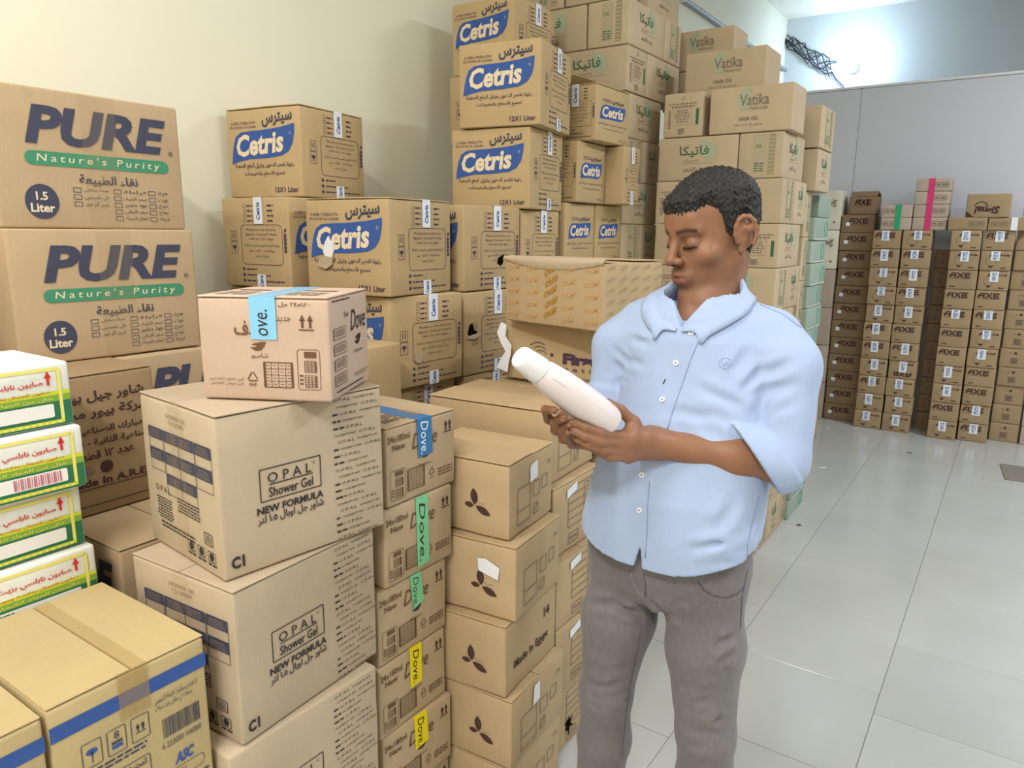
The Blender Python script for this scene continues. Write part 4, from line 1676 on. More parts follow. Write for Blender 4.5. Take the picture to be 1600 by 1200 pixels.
for k, (z, h) in enumerate(((.445, .298), (.147, .297), (.0, .146))):
    carton('cleaner_carton', 'lower cleaner carton of the gashed carton stack, ' + ('third', 'second', 'first')[k] + ' from the floor', (-1.60, 2.03), z, 0, .335, .335, h, 'board_cetris', GC)
cleaner('cleaner carton leaning out high in the tall stack, blue wordmark facing out', (-1.519, 2.385), 1.943, 11.4)
cleaner('cleaner carton second from the top of the tall leaning stack', (-1.563, 2.385), 1.642, 9.6)
cleaner('cleaner carton third from the top of the tall leaning stack', (-1.60, 2.385), 1.340, 0, wr=.285)
for k in range(4):
    carton('cleaner_carton', 'cleaner carton low in the tall leaning stack, ' + ('fourth', 'third', 'second', 'first')[k] + ' from the floor', (-1.575, 2.385), 1.005 - .335 * k, 0, .335, .34, .333, 'board_cetris', GC)
cleaner('cleaner carton topmost of all, in front of the highest hair oil cartons', (-1.90, 2.76), 2.243, 0)
cleaner('cleaner carton seen as a sliver beside the upper leaning carton', (-1.905, 2.75), 1.942, 0, True)
cleaner('cleaner carton seen as a sliver beside the second leaning carton', (-1.895, 2.76), 1.641, 0)
for k in range(4):
    carton('cleaner_carton', 'hidden-side cleaner carton behind the tall leaning stack, ' + ('fifth', 'fourth', 'third', 'second')[k] + ' level', (-1.925, 2.77), 1.23 - .41 * k if k < 3 else 0, 0, .335, .34, .41 if k < 3 else .409, 'board_cetris', GC)

# --- smaller cleaner cartons
GS = 'small cleaner cartons'
SM = ('R', 'logo_print', 'cetris_small', d_cetris_small)


def small(label, N, z, th, wl, wr, h, pr, flaps=None, lift=(0, 0)):
    c = carton('cleaner_carton', label, N, z, th, wl, wr, h, 'board_cetris', GS, pr, flaps=flaps, lift=lift)
    return c


c = small('small cleaner carton with its top flap standing open under the hair oil cartons', (-1.53, 2.83), 1.935, -1.4, .20, .30, .228, [SM, IF2], flaps='y', lift=(0, 28))
tape(c, 'L', .10, .036, .14, .228, 'tape_white', text='Cetris', txt_mat='ink_blue', txt_len=.06, txt_w=.016, bold=.03)
small('small cleaner carton directly under the open one', (-1.575, 2.765), 1.682, 2, .20, .27, .25, [SM, IF2])
c = small('narrow cleaner carton with two white tapes beside the small wordmark cartons', (-1.50, 3.045), 1.682, 0, .20, .17, .25, [('R', 'info_print', 'cetris_info', d_cetris_info)])
tape(c, 'R', .09, .03, .18, .25, 'tape_white', text='Cetris', txt_mat='ink_rose', txt_len=.05, txt_w=.014)
tape(c, 'R', .09, .03, .0, .06, 'tape_white', text='Cetris', txt_mat='ink_blue', txt_len=.045, txt_w=.014)
small('small cleaner carton behind the orange-printed carton, first of two side by side', (-1.605, 2.725), 1.43, 0, .20, .26, .25, [SM])
small('small cleaner carton behind the orange-printed carton, second of two side by side', (-1.60, 2.99), 1.43, 0, .20, .25, .25, [SM])
for k in range(4):
    for j in range(2):
        carton('cleaner_carton', 'lower small cleaner carton, ' + ('nearer', 'farther')[j] + ' column, ' + ('fourth', 'third', 'second', 'first')[k] + ' from the floor', (-1.60, (2.735, 3.04)[j]), 1.072 - .3575 * k, 0, .20, (.29, .18)[j], .357, 'board_cetris', GS)

# --- hair oil cartons
GH = 'hair oil cartons'
VE, VA, VN, VS = ('vatika_en', d_vatika_en), ('vatika_ar', d_vatika_ar), ('vatika_end', d_vatika_end), ('vatika_strip', d_vatika_strip)


def oil(label, N, z, wl, wr, L=None, Rr=None, th=0, h=.2):
    pr = []
    if L:
        pr.append(('L', 'front_print') + L)
    if Rr:
        pr.append(('R', 'side_print') + Rr)
    return carton('hair_oil_carton', label, N, z, th, wl, wr, h, 'board_vatika', GH, pr, amp=.001)


# tall block in the aisle
YK, XK = 3.47, -.92
for r_ in range(10):
    z = .2005 * r_
    lev = ORD[r_] + ' level of the aisle hair oil block'
    if r_ % 2:      # long one, then an end-on one at the corner
        oil('long oil carton, ' + lev, (XK - .215, YK), z, .39, .215, VA)
        oil('end-on corner oil carton, ' + lev, (XK - (.012 if r_ == 9 else 0), YK), z, .20, .37, VS if r_ == 9 else VN, VA)
    else:
        oil('end-on inner oil carton, ' + lev, (XK - .397, YK), z, .212, .37, VN)
        oil('long corner oil carton, ' + lev, (XK, YK), z, .39, .215, VA, VS)
        oil('long oil carton behind the corner, ' + lev, (XK, YK + .218), z, .39, .215, None, VA)
oil('large-lettered hair oil carton just above the block corner', (-.905, YK), 2.007, .375, .22, VE)
oil('small end-on hair oil carton above the man, beside the large-lettered one', (-1.312, YK), 2.007, .195, .30, VN)
oil('large-lettered hair oil carton second from the top of the block', (-1.08, 3.62), 2.209, .39, .24, VE)
oil('topmost hair oil carton of the block, half cut by its neighbour', (-1.36, 3.98), 2.209, .38, .22, None)
oil('topmost hair oil carton showing the end of a word', (-1.36, 3.98), 2.41, .38, .22, VE)
oil('shaded hair oil carton under the topmost pair', (-1.34, 3.98), 2.007, .38, .22, None)
for r_ in range(10):
    carton('hair_oil_carton', 'inner hair oil carton behind the aisle block, ' + ORD[r_] + ' level', (-1.34, 3.98), .2005 * r_, 0, .38, .22, .2, 'board_vatika', GH)
# second row of the block, towards the far end
for k, (z, pr) in enumerate(((1.77, VA), (1.975, VS))):
    oil('bluish hair oil carton at the far side of the block, ' + ('lower', 'upper')[k] + ' of two', (-.885, 3.925), z, .22, .30, None, pr)
for r_ in range(8):
    oil('hair oil carton in the second row of the block, ' + ORD[r_] + ' level', (-.92, 3.912), .2205 * r_, .30, .115, None, VS, h=.22)
# mint cartons
GM = 'mint green cartons'
for r_ in range(14):
    carton('soap_carton', 'mint green carton with a ring mark, ' + ORD[r_] + ' from the floor', (-.905 + .008 * (r_ % 2), 4.035), .1175 * r_, 0, .3, .33, .1165, 'board_mint', GM, [('R', 'ring_print', 'mint_ring', d_mint_ring)], amp=.0008)
carton('soap_carton', 'pale carton lying on top of the mint green column', (-.93, 4.24), 1.648, 0, .28, .30, .118, 'board_mint', GM)
# higher block by the wall
YJ, XJ = 3.26, -1.605
for k in range(11):
    z = .2 * k
    nm = ORD[k] + ' level of the wall block'
    if k % 2:
        oil('olive shaded hair oil carton, ' + nm, (XJ, YJ), z, .39, .21, VA, VS)
        oil('olive shaded inner hair oil carton, ' + nm, (XJ, YJ + .215), z, .39, .21, None, VA)
    else:
        oil('olive shaded corner hair oil carton, ' + nm, (XJ, YJ), z, .21, .40, VS, VA)
        oil('hair oil carton close to the wall, ' + nm, (XJ - .215, YJ), z, .39, .21, VA)
oil('hair oil carton with curly green wordmark above the open cleaner carton', (XJ, YJ), 2.205, .40, .21, VA, VN)
oil('hair oil carton beside the wall under the upper pair', (XJ - .405, YJ), 2.205, .37, .21, VA)
oil('hair oil carton behind the green wordmark one', (XJ, YJ + .215), 2.205, .39, .40, None, VA)
oil('hair oil carton with curly green wordmark near the top of the wall block', (XJ - .222, YJ), 2.407, .40, .21, VA)
oil('end-on hair oil carton with a pale strip near the top of the wall block', (XJ, YJ), 2.407, .215, .40, VS, VA)
oil('hair oil carton farther back near the top of the wall block', (XJ, YJ + .405), 2.407, .39, .21, None, VS)
oil('uppermost hair oil carton cut by the picture edge, close to the wall', (XJ - .35, YJ), 2.609, .215, .37, VS)
oil('uppermost hair oil carton cut by the picture edge, middle', (XJ - .06, YJ), 2.609, .28, .21, VA)
oil('uppermost hair oil carton cut by the picture edge, over the aisle side', (XJ - .02, YJ + .24), 2.609, .30, .38, None, VA)

# --- far wall of deodorant cartons
GA = 'deodorant cartons at the partition'
AB, AD, AP, AF, AX = ('axe_big', d_axe_big), ('axe_diamond', d_axe_diamond), ('axe_plain', d_axe_plain), ('axe_flower', d_axe_flower), ('axe_flip', d_axe_flip)
cols = [
    # x right edge, front y, width, depth, rows, mat, pattern top to bottom, taped
    (-1.012, 6.63, .255, .24, 12, 'board_axe_dark', 'PPPPPPPPPPPP', 0),
    (-.795, 6.50, .205, .25, 11, 'board_axe', 'BBDDDBBDBDD', 1),
    (-.585, 6.50, .205, .25, 11, 'board_axe', 'DBBBDBBXDDD', 1),
    (-.466, 6.73, .112, .15, 10, 'board_axe_dark', 'FFFFFFFFFF', 0),
    (-.265, 6.47, .197, .25, 11, 'board_axe', 'DDBBBBBDDBD', 1),
    (-.064, 6.52, .197, .25, 11, 'board_axe', 'BDDBBDDBBBB', 1),
    (.135, 6.68, .192, .2, 11, 'board_axe', 'FFFFFFFFFFF', 0),
    (.345, 6.66, .205, .2, 11, 'board_grey', 'FFFFFFFFFFF', 0),
]
rnd = random.Random(11)
for ci, (xr, yf, w, d, n, mt, pat, tpd) in enumerate(cols):
    h = .1435 if n == 12 else .1455
    for r_ in range(n):
        q = pat[n - 1 - r_]
        pr = {'B': AB, 'D': AD, 'P': AP, 'F': AF, 'X': AX}[q]
        jx = rnd.uniform(-.006, .0) if ci not in (3,) else 0
        c = carton('deodorant_carton', 'deodorant carton, ' + ORD[r_] + ' from the floor, ' + ORD[ci] + ' column counted from the hair oil block', (xr + jx, yf + rnd.uniform(-.012, .006)), h * r_, 0, w - .004, d - .03, h - .001, mt, GA, [('L', 'front_print') + pr], amp=.001)
        if tpd:
            u = w * rnd.uniform(.44, .54)
            tape(c, 'L', u, .055, h * rnd.choice((.36, .44, .5)), h * .97, 'tape_white', text='#', txt_mat='ink_blue', txt_len=.06, txt_w=.034) if not (q == 'B' and rnd.random() < .25) else None
        if ci == 0:
            patch(c, 'L', [(.035, .055), (.065, .055), (.065, .083), (.035, .083)], 'label_paper', 'label')
c = carton('deodorant_carton', 'opened deodorant carton with raised flaps on the brown column', (-1.02, 6.66), 1.722, 0, .21, .2, .15, 'board_axe_dark', GA, [('L', 'front_print') + AP], flaps='x', lift=(24, 20))
GT = 'flat cartons banded with coloured tape'
for k in range(2):
    c = carton('flat_carton', ('lower', 'upper')[k] + ' flat grey carton with green tape', (-.742, 6.50), 1.6005 + .0955 * k, 0, .215, .22, .095, 'board_grey', GT, [('L', 'front_print', 'lines2', d_lines_box2)])
    tape(c, 'L', .118, .04, 0, .095, 'tape_green', top=.2)
for k in range(4):
    c = carton('flat_carton', ('lowest', 'second lowest', 'third lowest', 'topmost')[k] + ' flat grey carton with magenta tape', (-.505, 6.50), 1.6005 + .0955 * k, 0, .232, .22, .095, 'board_grey', GT, [('L', 'front_print', 'lines', d_lines_box)])
    tape(c, 'L', .105, .042, 0, .095, 'tape_pink', top=.2)
carton('flat_carton', 'flat plain carton next to the magenta taped ones', (-.246, 6.48), 1.6005, 0, .25, .22, .092, 'board_axe', None, [('L', 'front_print', 'lines', d_lines_box)])
c = carton('flat_carton', 'flat plain carton at the picture edge on the far wall of cartons', (.02, 6.50), 1.6005, 0, .262, .22, .092, 'board_axe', None, [('L', 'front_print', 'lines2', d_lines_box2)])
tape(c, 'L', .16, .04, 0, .092, 'tape_white')
carton('toothpaste_carton', 'toothpaste carton standing upside down on the far wall of cartons', (-.118, 6.49), 1.693, 0, .275, .22, .168, 'board_axe', None, [('L', 'front_print', 'signal', d_signal_flip)])
GW = 'white toothpaste cartons'
for k in range(6):
    carton('toothpaste_carton', ('white' if k > 3 else 'grey') + ' toothpaste carton beside the brown deodorant column, ' + ORD[k] + ' from the floor', (-1.275, 6.60), .32 * k, 0, .175, .25, .318, 'board_white' if k > 3 else 'board_grey', GW, [('L', 'front_print', 'signal_w', d_signal_white)] if k > 3 else [])
carton('plain_carton', 'tan carton on the floor by the brown deodorant column', (-1.17, 5.62), 0, 0, .3, .32, .20, 'board_leaf')
carton('plain_carton', 'upper tan carton by the brown deodorant column', (-1.175, 5.62), .201, 0, .3, .32, .19, 'board_leaf')
carton('plain_carton', 'thin white carton on the tan cartons by the deodorant column', (-1.18, 5.66), .392, 0, .25, .26, .17, 'board_white')
# thin grey patch and small scraps on the floor
bm = bmesh.new()
bm_box(bm, -.17, .17, -.19, .19, 0, .006, .002, 1)
plain('patch_grey', (128, 122, 112), .8)
o = tag(obj('grey_floor_patch', bm_mesh(bm, 'grey_floor_patch', ['patch_grey']), None, (.225, 5.80, .0005), (0, 0, .1)), 'thin flat grey patch lying on the tiles', 'cardboard')

plain('scrap_dark', (70, 64, 58), .8)
for nm, lab, x, y, w, d, mt, rz in (('paper_scrap', 'small white paper scrap on the tiles beside the man', -.957, 5.15, .05, .014, 'label_paper', .5), ('dirt_chip', 'tiny dark chip on the tiles before the deodorant cartons', -.514, 5.896, .035, .012, 'scrap_dark', .1), ('dirt_chip', 'tiny dark chip on the tiles near the hair oil block', -.835, 4.0, .025, .014, 'scrap_dark', .8)):
    bm = bmesh.new()
    bm_box(bm, -w / 2, w / 2, -d / 2, d / 2, 0, .004, .0015, 1)
    for v in bm.verts:
        v.co.x += .25 * v.co.y
        v.co.z *= 1 + 8 * v.co.x if v.co.x > 0 else 1
    tag(obj(nm, bm_mesh(bm, nm, [mt]), None, (x, y, .0005), (0, 0, rz)), lab, 'scrap')
# ------------------------------------------------------------------ the man: surfaces grown from smooth-joined limbs
def A3(*p):
    return np.array(p, float)


class Field:
    """smooth union of tapered limbs and ellipsoids; negative inside"""

    def __init__(self):
        self.p = []

    def cone(self, a, b, r0, r1, k=0.015):
        self.p.append(('c', A3(*a), A3(*b), r0, r1, k)); return self

    def chain(self, pts, rad, k=0.012):
        for i in range(len(pts) - 1):
            self.cone(pts[i], pts[i + 1], rad[i], rad[i + 1], k)
        return self

    def ell(self, c, r, k=0.015, M=None, sub=False):
        self.p.append(('e', A3(*c), A3(*r), M, k, sub)); return self

    def fn(self, f, c, rad, k=0.02):
        self.p.append(('f', f, A3(*c), rad, k)); return self

    @staticmethod
    def d1(q, P):
        if q[0] == 'c':
            _, a, b, r0, r1, k = q
            ab = b - a
            t = np.clip(((P - a) @ ab) / (ab @ ab), 0, 1)
            D = P - a - t[..., None] * ab
            return np.sqrt((D * D).sum(-1)) - (r0 + (r1 - r0) * t)
        if q[0] == 'e':
            _, c, r, M, k, sub = q
            D = P - c
            if M is not None:
                D = D @ M
            k0 = np.sqrt(((D / r) ** 2).sum(-1))
            k1 = np.sqrt(((D / r ** 2) ** 2).sum(-1)) + 1e-9
            return k0 * (k0 - 1) / k1
        return q[1](P)

    def __call__(self, P):
        P = np.asarray(P, float)
        d = np.full(P.shape[:-1], 1.0)
        for q in self.p:
            d = self.join(d, self.d1(q, P), q)
        return d

    @staticmethod
    def join(d, e, q):
        k = q[4] if q[0] in 'ef' else q[5]
        if q[0] == 'e' and q[5]:
            h = np.clip(.5 - .5 * (d + e) / k, 0, 1)
            return d + (-e - d) * h + k * h * (1 - h)
        h = np.clip(.5 + .5 * (d - e) / k, 0, 1)
        return e * h + d * (1 - h) - k * h * (1 - h)

    def blocks(self, P, ctr):
        """P: (M, n, 3) node points of M blocks, ctr (M, 3): only nearby limbs are evaluated"""
        dc = np.stack([self.d1(q, ctr) for q in self.p], 1)
        near = dc < (dc.min(1)[:, None] + 0.10)
        d = np.full(P.shape[:2], 1.0)
        for i, q in enumerate(self.p):
            s = np.nonzero(near[:, i])[0]
            if len(s):
                d[s] = self.join(d[s], self.d1(q, P[s]), q)
        return d


def polygonize(field, lo, hi, h, post=None, nb=8):
    lo, hi = A3(*lo), A3(*hi)
    H = h * nb
    n = np.ceil((hi - lo) / H).astype(int)
    I = np.stack(np.meshgrid(*[np.arange(k) for k in n], indexing='ij'), -1).reshape(-1, 3)
    ctr = lo + (I + .5) * H
    dc = field(ctr)
    if post:
        dc = post(ctr, dc)
    keep = np.abs(dc) < H * 1.05 + .012
    I, ctr = I[keep], ctr[keep]
    g = np.stack(np.meshgrid(*[np.arange(nb + 1)] * 3, indexing='ij'), -1).reshape(-1, 3)
    P = lo + (I[:, None, :] * nb + g[None]) * h
    D = field.blocks(P, ctr)
    if post:
        D = post(P, D)
    D = D.reshape(-1, nb + 1, nb + 1, nb + 1)
    N = n * nb + 1
    corners = [(a, b, c) for a in (0, 1) for b in (0, 1) for c in (0, 1)]
    V = np.stack([D[:, a:a + nb, b:b + nb, c:c + nb] for a, b, c in corners], -1)
    ins = V < 0
    act = ins.any(-1) & ~ins.all(-1)
    bi, ix, iy, iz = np.nonzero(act)
    cell = I[bi] * nb + np.stack([ix, iy, iz], 1)
    vals = V[bi, ix, iy, iz]
    pos = np.zeros((len(bi), 3)); cnt = np.zeros(len(bi))
    co = np.array(corners, float)
    for a in range(8):
        for b in range(a + 1, 8):
            if np.abs(co[a] - co[b]).sum() != 1:
                continue
            va, vb = vals[:, a], vals[:, b]
            m = (va < 0) != (vb < 0)
            t = np.where(m, va / np.where(m, va - vb, 1), 0)
            pos += np.where(m[:, None], co[a] + t[:, None] * (co[b] - co[a]), 0)
            cnt += m
    pos = lo + (cell + pos / cnt[:, None]) * h
    key = (cell[:, 0] * N[1] + cell[:, 1]) * N[2] + cell[:, 2]
    order = np.argsort(key)
    sk = key[order]
    st = np.array([N[1] * N[2], N[2], 1])

    def find(k):
        j = np.clip(np.searchsorted(sk, k), 0, len(sk) - 1)
        return np.where(sk[j] == k, order[j], -1)
    faces = []
    for ax in range(3):
        e = [0, 0, 0]; e[ax] = 1
        b = corners.index(tuple(e))
        m = (vals[:, 0] < 0) != (vals[:, b] < 0)
        c0 = np.nonzero(m)[0]
        u, v = [(1, 2), (2, 0), (0, 1)][ax]
        k = key[c0]
        q = np.stack([c0, find(k - st[u]), find(k - st[u] - st[v]), find(k - st[v])], 1)
        ok = (q >= 0).all(1)
        q, neg = q[ok], (vals[c0, 0] < 0)[ok]
        faces.append(np.where(neg[:, None], q, q[:, ::-1]))
    F = np.concatenate(faces)
    return pos, F


def np_mesh(name, pos, F, mats, cols=None):
    me = bpy.data.meshes.new(name)
    me.vertices.add(len(pos))
    me.vertices.foreach_set('co', pos.astype(np.float32).ravel())
    me.loops.add(F.size)
    me.loops.foreach_set('vertex_index', F.astype(np.int32).ravel())
    me.polygons.add(len(F))
    me.polygons.foreach_set('loop_start', np.arange(0, F.size, 4, dtype=np.int32))
    me.polygons.foreach_set('use_smooth', np.ones(len(F), bool))
    me.update(calc_edges=True)
    me.validate()
    for m in mats:
        me.materials.append(MATS[m])
    if cols is not None:
        ca = me.color_attributes.new('tone', 'FLOAT_COLOR', 'POINT')
        ca.data.foreach_set('color', np.concatenate([cols, np.ones((len(cols), 1))], 1).astype(np.float32).ravel())
    return me


def relax(pos, F, it=1, w=.5):
    for _ in range(it):
        s = np.zeros_like(pos); c = np.zeros(len(pos))
        for a, b in ((0, 1), (1, 2), (2, 3), (3, 0)):
            np.add.at(s, F[:, a], pos[F[:, b]]); np.add.at(c, F[:, a], 1)
            np.add.at(s, F[:, b], pos[F[:, a]]); np.add.at(c, F[:, b], 1)
        pos = pos * (1 - w) + w * s / np.maximum(c, 1)[:, None]
    return pos


# --- joints, metres; the man faces -y, his left is +x
OX, OY = -.545, 1.50


def B_(l, f, z):
    return A3(OX + l, OY - f, z)


SHL, SHR = B_(.172, -.005, 1.352), B_(-.160, .005, 1.356)
ELL, WRL = A3(-.348, 1.432, 1.116), A3(-.556, 1.290, 1.152)
ELR, WRR = A3(-.722, 1.430, 1.135), A3(-.702, 1.235, 1.178)
HC = A3(-.552, 1.556, 1.552)
# head axes: looking down at the bottle, turned to his right
_yaw, _pit = R(30), R(11.5)
HF0 = A3(-math.sin(_yaw), -math.cos(_yaw), 0)
HL = A3(math.cos(_yaw), -math.sin(_yaw), 0)
HF = HF0 * math.cos(_pit) - A3(0, 0, 1) * math.sin(_pit)
HU = A3(0, 0, 1) * math.cos(_pit) + HF0 * math.sin(_pit)
HM = np.stack([HL, HF, HU], 1)          # local -> world columns


def hd(x, y, z):
    return HC + HM @ A3(x, y, z)


# --- bottle
BB, BC = A3(-0.6038, 1.2022, 1.2055), A3(-0.6950, 1.0342, 1.3438)
BAX = (BC - BB) / np.linalg.norm(BC - BB)
BLEN = float(np.linalg.norm(BC - BB))
bside = np.cross(BAX, A3(0, 0, 1)); bside /= np.linalg.norm(bside)
bup = np.cross(bside, BAX)
plain('bottle_plastic', (224, 214, 218), 0.32, 0.5)
plain('cap_plastic', (232, 234, 240), 0.30, 0.5)
bt = empty('lotion_bottle', tuple(BB))
tag(bt, 'white unlabelled plastic bottle held in the man\'s hands', 'bottle')
bt.matrix_world = Matrix(((bside[0], bup[0], BAX[0], BB[0]), (bside[1], bup[1], BAX[1], BB[1]), (bside[2], bup[2], BAX[2], BB[2]), (0, 0, 0, 1)))


def loft(name, prof, mat, n=40, e=2.3):
    vs_, fs_ = [], []
    for z, a, b in prof:
        for j in range(n):
            t = 2 * math.pi * j / n
            c, s = math.cos(t), math.sin(t)
            vs_.append((math.copysign(abs(c) ** (2 / e), c) * a, math.copysign(abs(s) ** (2 / e), s) * b, z))
    for i in range(len(prof) - 1):
        for j in range(n):
            fs_.append((i * n + j, i * n + (j + 1) % n, (i + 1) * n + (j + 1) % n, (i + 1) * n + j))
    fs_.append(tuple(range(n - 1, -1, -1)))
    fs_.append(tuple((len(prof) - 1) * n + j for j in range(n)))
    me = mesh_from(name, vs_, fs_, [mat], smooth=True)
    me.set_sharp_from_angle(angle=R(40))
    return me


L_ = BLEN
obj('bottle_body', loft('bottle_body', [(0.0, .030, .024), (.003, .0355, .028), (.012, .0385, .0305), (.05, .0405, .0325), (.10, .0395, .032), (.14, .0375, .030), (L_ - .062, .0315, .026), (L_ - .052, .0275, .0225), (L_ - .047, .024, .0205)], 'bottle_plastic', e=2.2), bt)
obj('bottle_cap', loft('bottle_cap', [(L_ - .048, .0272, .0245), (L_ - .046, .0275, .0248), (L_ - .012, .0235, .0215), (L_ - .004, .0225, .0205), (L_ - .001, .0205, .0185), (L_, .018, .016)], 'cap_plastic', e=2.0), bt)
for s_ in (-1, 1):
    obj('seam_ridge', tube_mesh('seam_ridge', [(s_ * .0345, 0, .015), (s_ * .0375, 0, .06), (s_ * .0378, 0, .11), (s_ * .0362, 0, .15), (s_ * .0325, 0, L_ - .063)], .0011, 'bottle_plastic', 6), bt)

# --- hands (thumb and four fingers each, closed on the bottle)
LH = {
    'index': [(-0.5844, 1.2053, 1.1794), (-0.5962, 1.1552, 1.1949), (-0.6136, 1.1306, 1.2083), (-0.6313, 1.1242, 1.2165)],
    'middle': [(-0.5784, 1.2106, 1.1643), (-0.5947, 1.1535, 1.1786), (-0.6139, 1.1299, 1.1917), (-0.6338, 1.1247, 1.2004)],
    'ring': [(-0.5761, 1.2180, 1.1479), (-0.5930, 1.1614, 1.1612), (-0.6120, 1.1393, 1.1742), (-0.6309, 1.1370, 1.1824)],
    'little': [(-0.5733, 1.2301, 1.1340), (-0.5882, 1.1814, 1.1436), (-0.6025, 1.1622, 1.1556), (-0.6200, 1.1595, 1.1631)],
    'thumb': [(-0.5593, 1.2566, 1.1669), (-0.5746, 1.2491, 1.1990), (-0.5932, 1.2301, 1.2238), (-0.6103, 1.2098, 1.2390)],
}
RH = {
    'index': [(-0.6857, 1.2066, 1.1753), (-0.7101, 1.1597, 1.2032), (-0.6891, 1.1136, 1.2340), (-0.6529, 1.0852, 1.2436)],
    'middle': [(-0.6752, 1.2166, 1.1618), (-0.6990, 1.1681, 1.1816), (-0.6754, 1.1235, 1.2110), (-0.6432, 1.1029, 1.2286)],
    'ring': [(-0.6660, 1.2264, 1.1507), (-0.6872, 1.1779, 1.1635), (-0.6681, 1.1371, 1.1958), (-0.6393, 1.1196, 1.2150)],
    'little': [(-0.6570, 1.2365, 1.1420), (-0.6751, 1.1894, 1.1514), (-0.6642, 1.1477, 1.1780), (-0.6487, 1.1320, 1.1964)],
    'thumb': [(-0.6699, 1.2596, 1.1952), (-0.6880, 1.2380, 1.2333), (-0.6927, 1.2119, 1.2654), (-0.6952, 1.1908, 1.2872)],
}
FR = {'index': (.0105, .0092, .0082, .0072), 'middle': (.0108, .0095, .0084, .0073), 'ring': (.0102, .009, .008, .007), 'little': (.0092, .0078, .007, .0062), 'thumb': (.0135, .0118, .0105, .0088)}
body = Field()
NAILS = []
for hand, wr, el in ((LH, WRL, ELL), (RH, WRR, ELR)):
    mc = {}
    for f_, ch in hand.items():
        pts = [A3(*c) for c in ch]
        mc[f_] = pts
    palm_c = (mc['middle'][0] * .55 + wr * .45)
    # palm: one thick wedge from wrist to each knuckle
    for f_ in ('index', 'middle', 'ring', 'little'):
        body.cone(wr, mc[f_][0], .0205, .0125, .012)
    body.cone(wr, mc['thumb'][0], .019, .0165, .014)
    body.cone(mc['thumb'][0], (mc['index'][0] + wr) / 2, .0165, .014, .014)
    body.cone(mc['thumb'][1], (mc['index'][0] + mc['thumb'][0]) / 2, .0135, .016, .016)
    for f_ in hand:
        body.chain(mc[f_], FR[f_], .0035)
        tip, pre = mc[f_][3], mc[f_][2]
        NAILS.append((tip, pre, FR[f_][3], wr))
    body.cone(el + (wr - el) * .02, el + (wr - el) * .35, .038, .0385, .035)
    body.cone(el + (wr - el) * .35, wr, .0385, .0255, .035)
body.cone(SHL + A3(0, 0, -.03), ELL, .036, .038, .02).cone(SHR + A3(0, 0, -.03), ELR, .036, .038, .02)
# neck and chest under the shirt
body.cone(hd(0, -.026, -.055), B_(0, -.035, 1.40), .054, .064, .02)
body.cone(hd(.024, -.002, -.085), B_(.02, .015, 1.385), .020, .018, .015).cone(hd(-.024, -.002, -.085), B_(-.02, .015, 1.385), .020, .018, .015)
body.cone(SHL + A3(-.03, 0, -.03), SHR + A3(.03, 0, -.03), .036, .036, .02)
body.ell(B_(0, .0, 1.27), (.12, .075, .12), .03)
body.ell(B_(-.01, .03, 1.10), (.12, .08, .12), .03)
# head
body.ell(hd(0, -.012, .040), (.0765, .096, .083), .02, HM)
body.ell(hd(0, .028, -.030), (.066, .066, .082), .025, HM)
body.ell(hd(0, .046, -.072), (.050, .048, .052), .02, HM)
body.ell(hd(0, .063, -.117), (.029, .027, .021), .018, HM)
for s_ in (-1, 1):
    body.cone(hd(s_ * .058, -.008, -.048), hd(s_ * .032, .048, -.112), .015, .016, .02)       # jaw
    body.ell(hd(s_ * .044, .058, -.030), (.026, .022, .020), .018, HM)                          # cheek
    body.cone(hd(s_ * .012, .090, .020), hd(s_ * .045, .074, .022), .0095, .009, .014)          # brow
body.ell(hd(0, .078, .048), (.046, .022, .032), .025, HM)                                       # forehead
for s_ in (-1, 1):
    body.ell(hd(s_ * .032, .102, -.002), (.019, .017, .012), .010, HM, True)                    # socket
    body.ell(hd(s_ * .031, .0775, -.003), (.0165, .0155, .0145), .004, HM)                      # lidded eye
    body.cone(hd(s_ * .018, .0915, -.0105), hd(s_ * .043, .0845, -.009), .0028, .0028, .004)    # lower lid
body.cone(hd(0, .092, .012), hd(0, .112, -.028), .0085, .0115, .010)                            # nose
body.ell(hd(0, .1155, -.034), (.0125, .0115, .0100), .006, HM)
for s_ in (-1, 1):
    body.ell(hd(s_ * .0145, .1045, -.037), (.0085, .0105, .0085), .005, HM)
body.ell(hd(0, .089, -.072), (.030, .017, .022), .012, HM)                                      # muzzle
body.cone(hd(-.017, .0985, -.0660), hd(0, .1045, -.0630), .0035, .0055, .005).cone(hd(.017, .0985, -.0660), hd(0, .1045, -.0630), .0035, .0055, .005)
body.cone(hd(-.014, .0975, -.0795), hd(.014, .0975, -.0795), .0062, .0062, .006)
body.ell(hd(0, .112, -.0715), (.026, .0135, .0018), .003, HM, True)                             # mouth line
body.ell(hd(0, .083, -.116), (.020, .014, .015), .012, HM)                                      # chin
for s_ in (-1, 1):                                                                              # ears
    P_ = []
    for t_ in np.linspace(R(-35), R(235), 10):      # helix from front, over the top, down the back
        yy = -.012 + .0195 * math.cos(t_)
        zz = .003 + .032 * math.sin(t_)
        xx = .0745 + .021 * (0.5 - 0.5 * math.cos(t_)) + .003
        P_.append(hd(s_ * xx, yy, zz))
    body.chain(P_, [.0046] * 10, .004)
    body.cone(hd(s_ * .074, -.012, .008), hd(s_ * .087, -.022, .008), .010, .010, .006).ell(hd(s_ * .080, -.016, -.002), (.0072, .0205, .031), .006, HM)
    body.cone(hd(s_ * .086, -.013, .012), hd(s_ * .083, -.006, -.018), .0035, .0035, .005)
    body.ell(hd(s_ * .079, -.005, -.032), (.0055, .0085, .0105), .006, HM)
    body.ell(hd(s_ * .093, -.007, -.004), (.008, .0075, .013), .004, HM, True)


def head_local(P):
    return (P - HC) @ HM


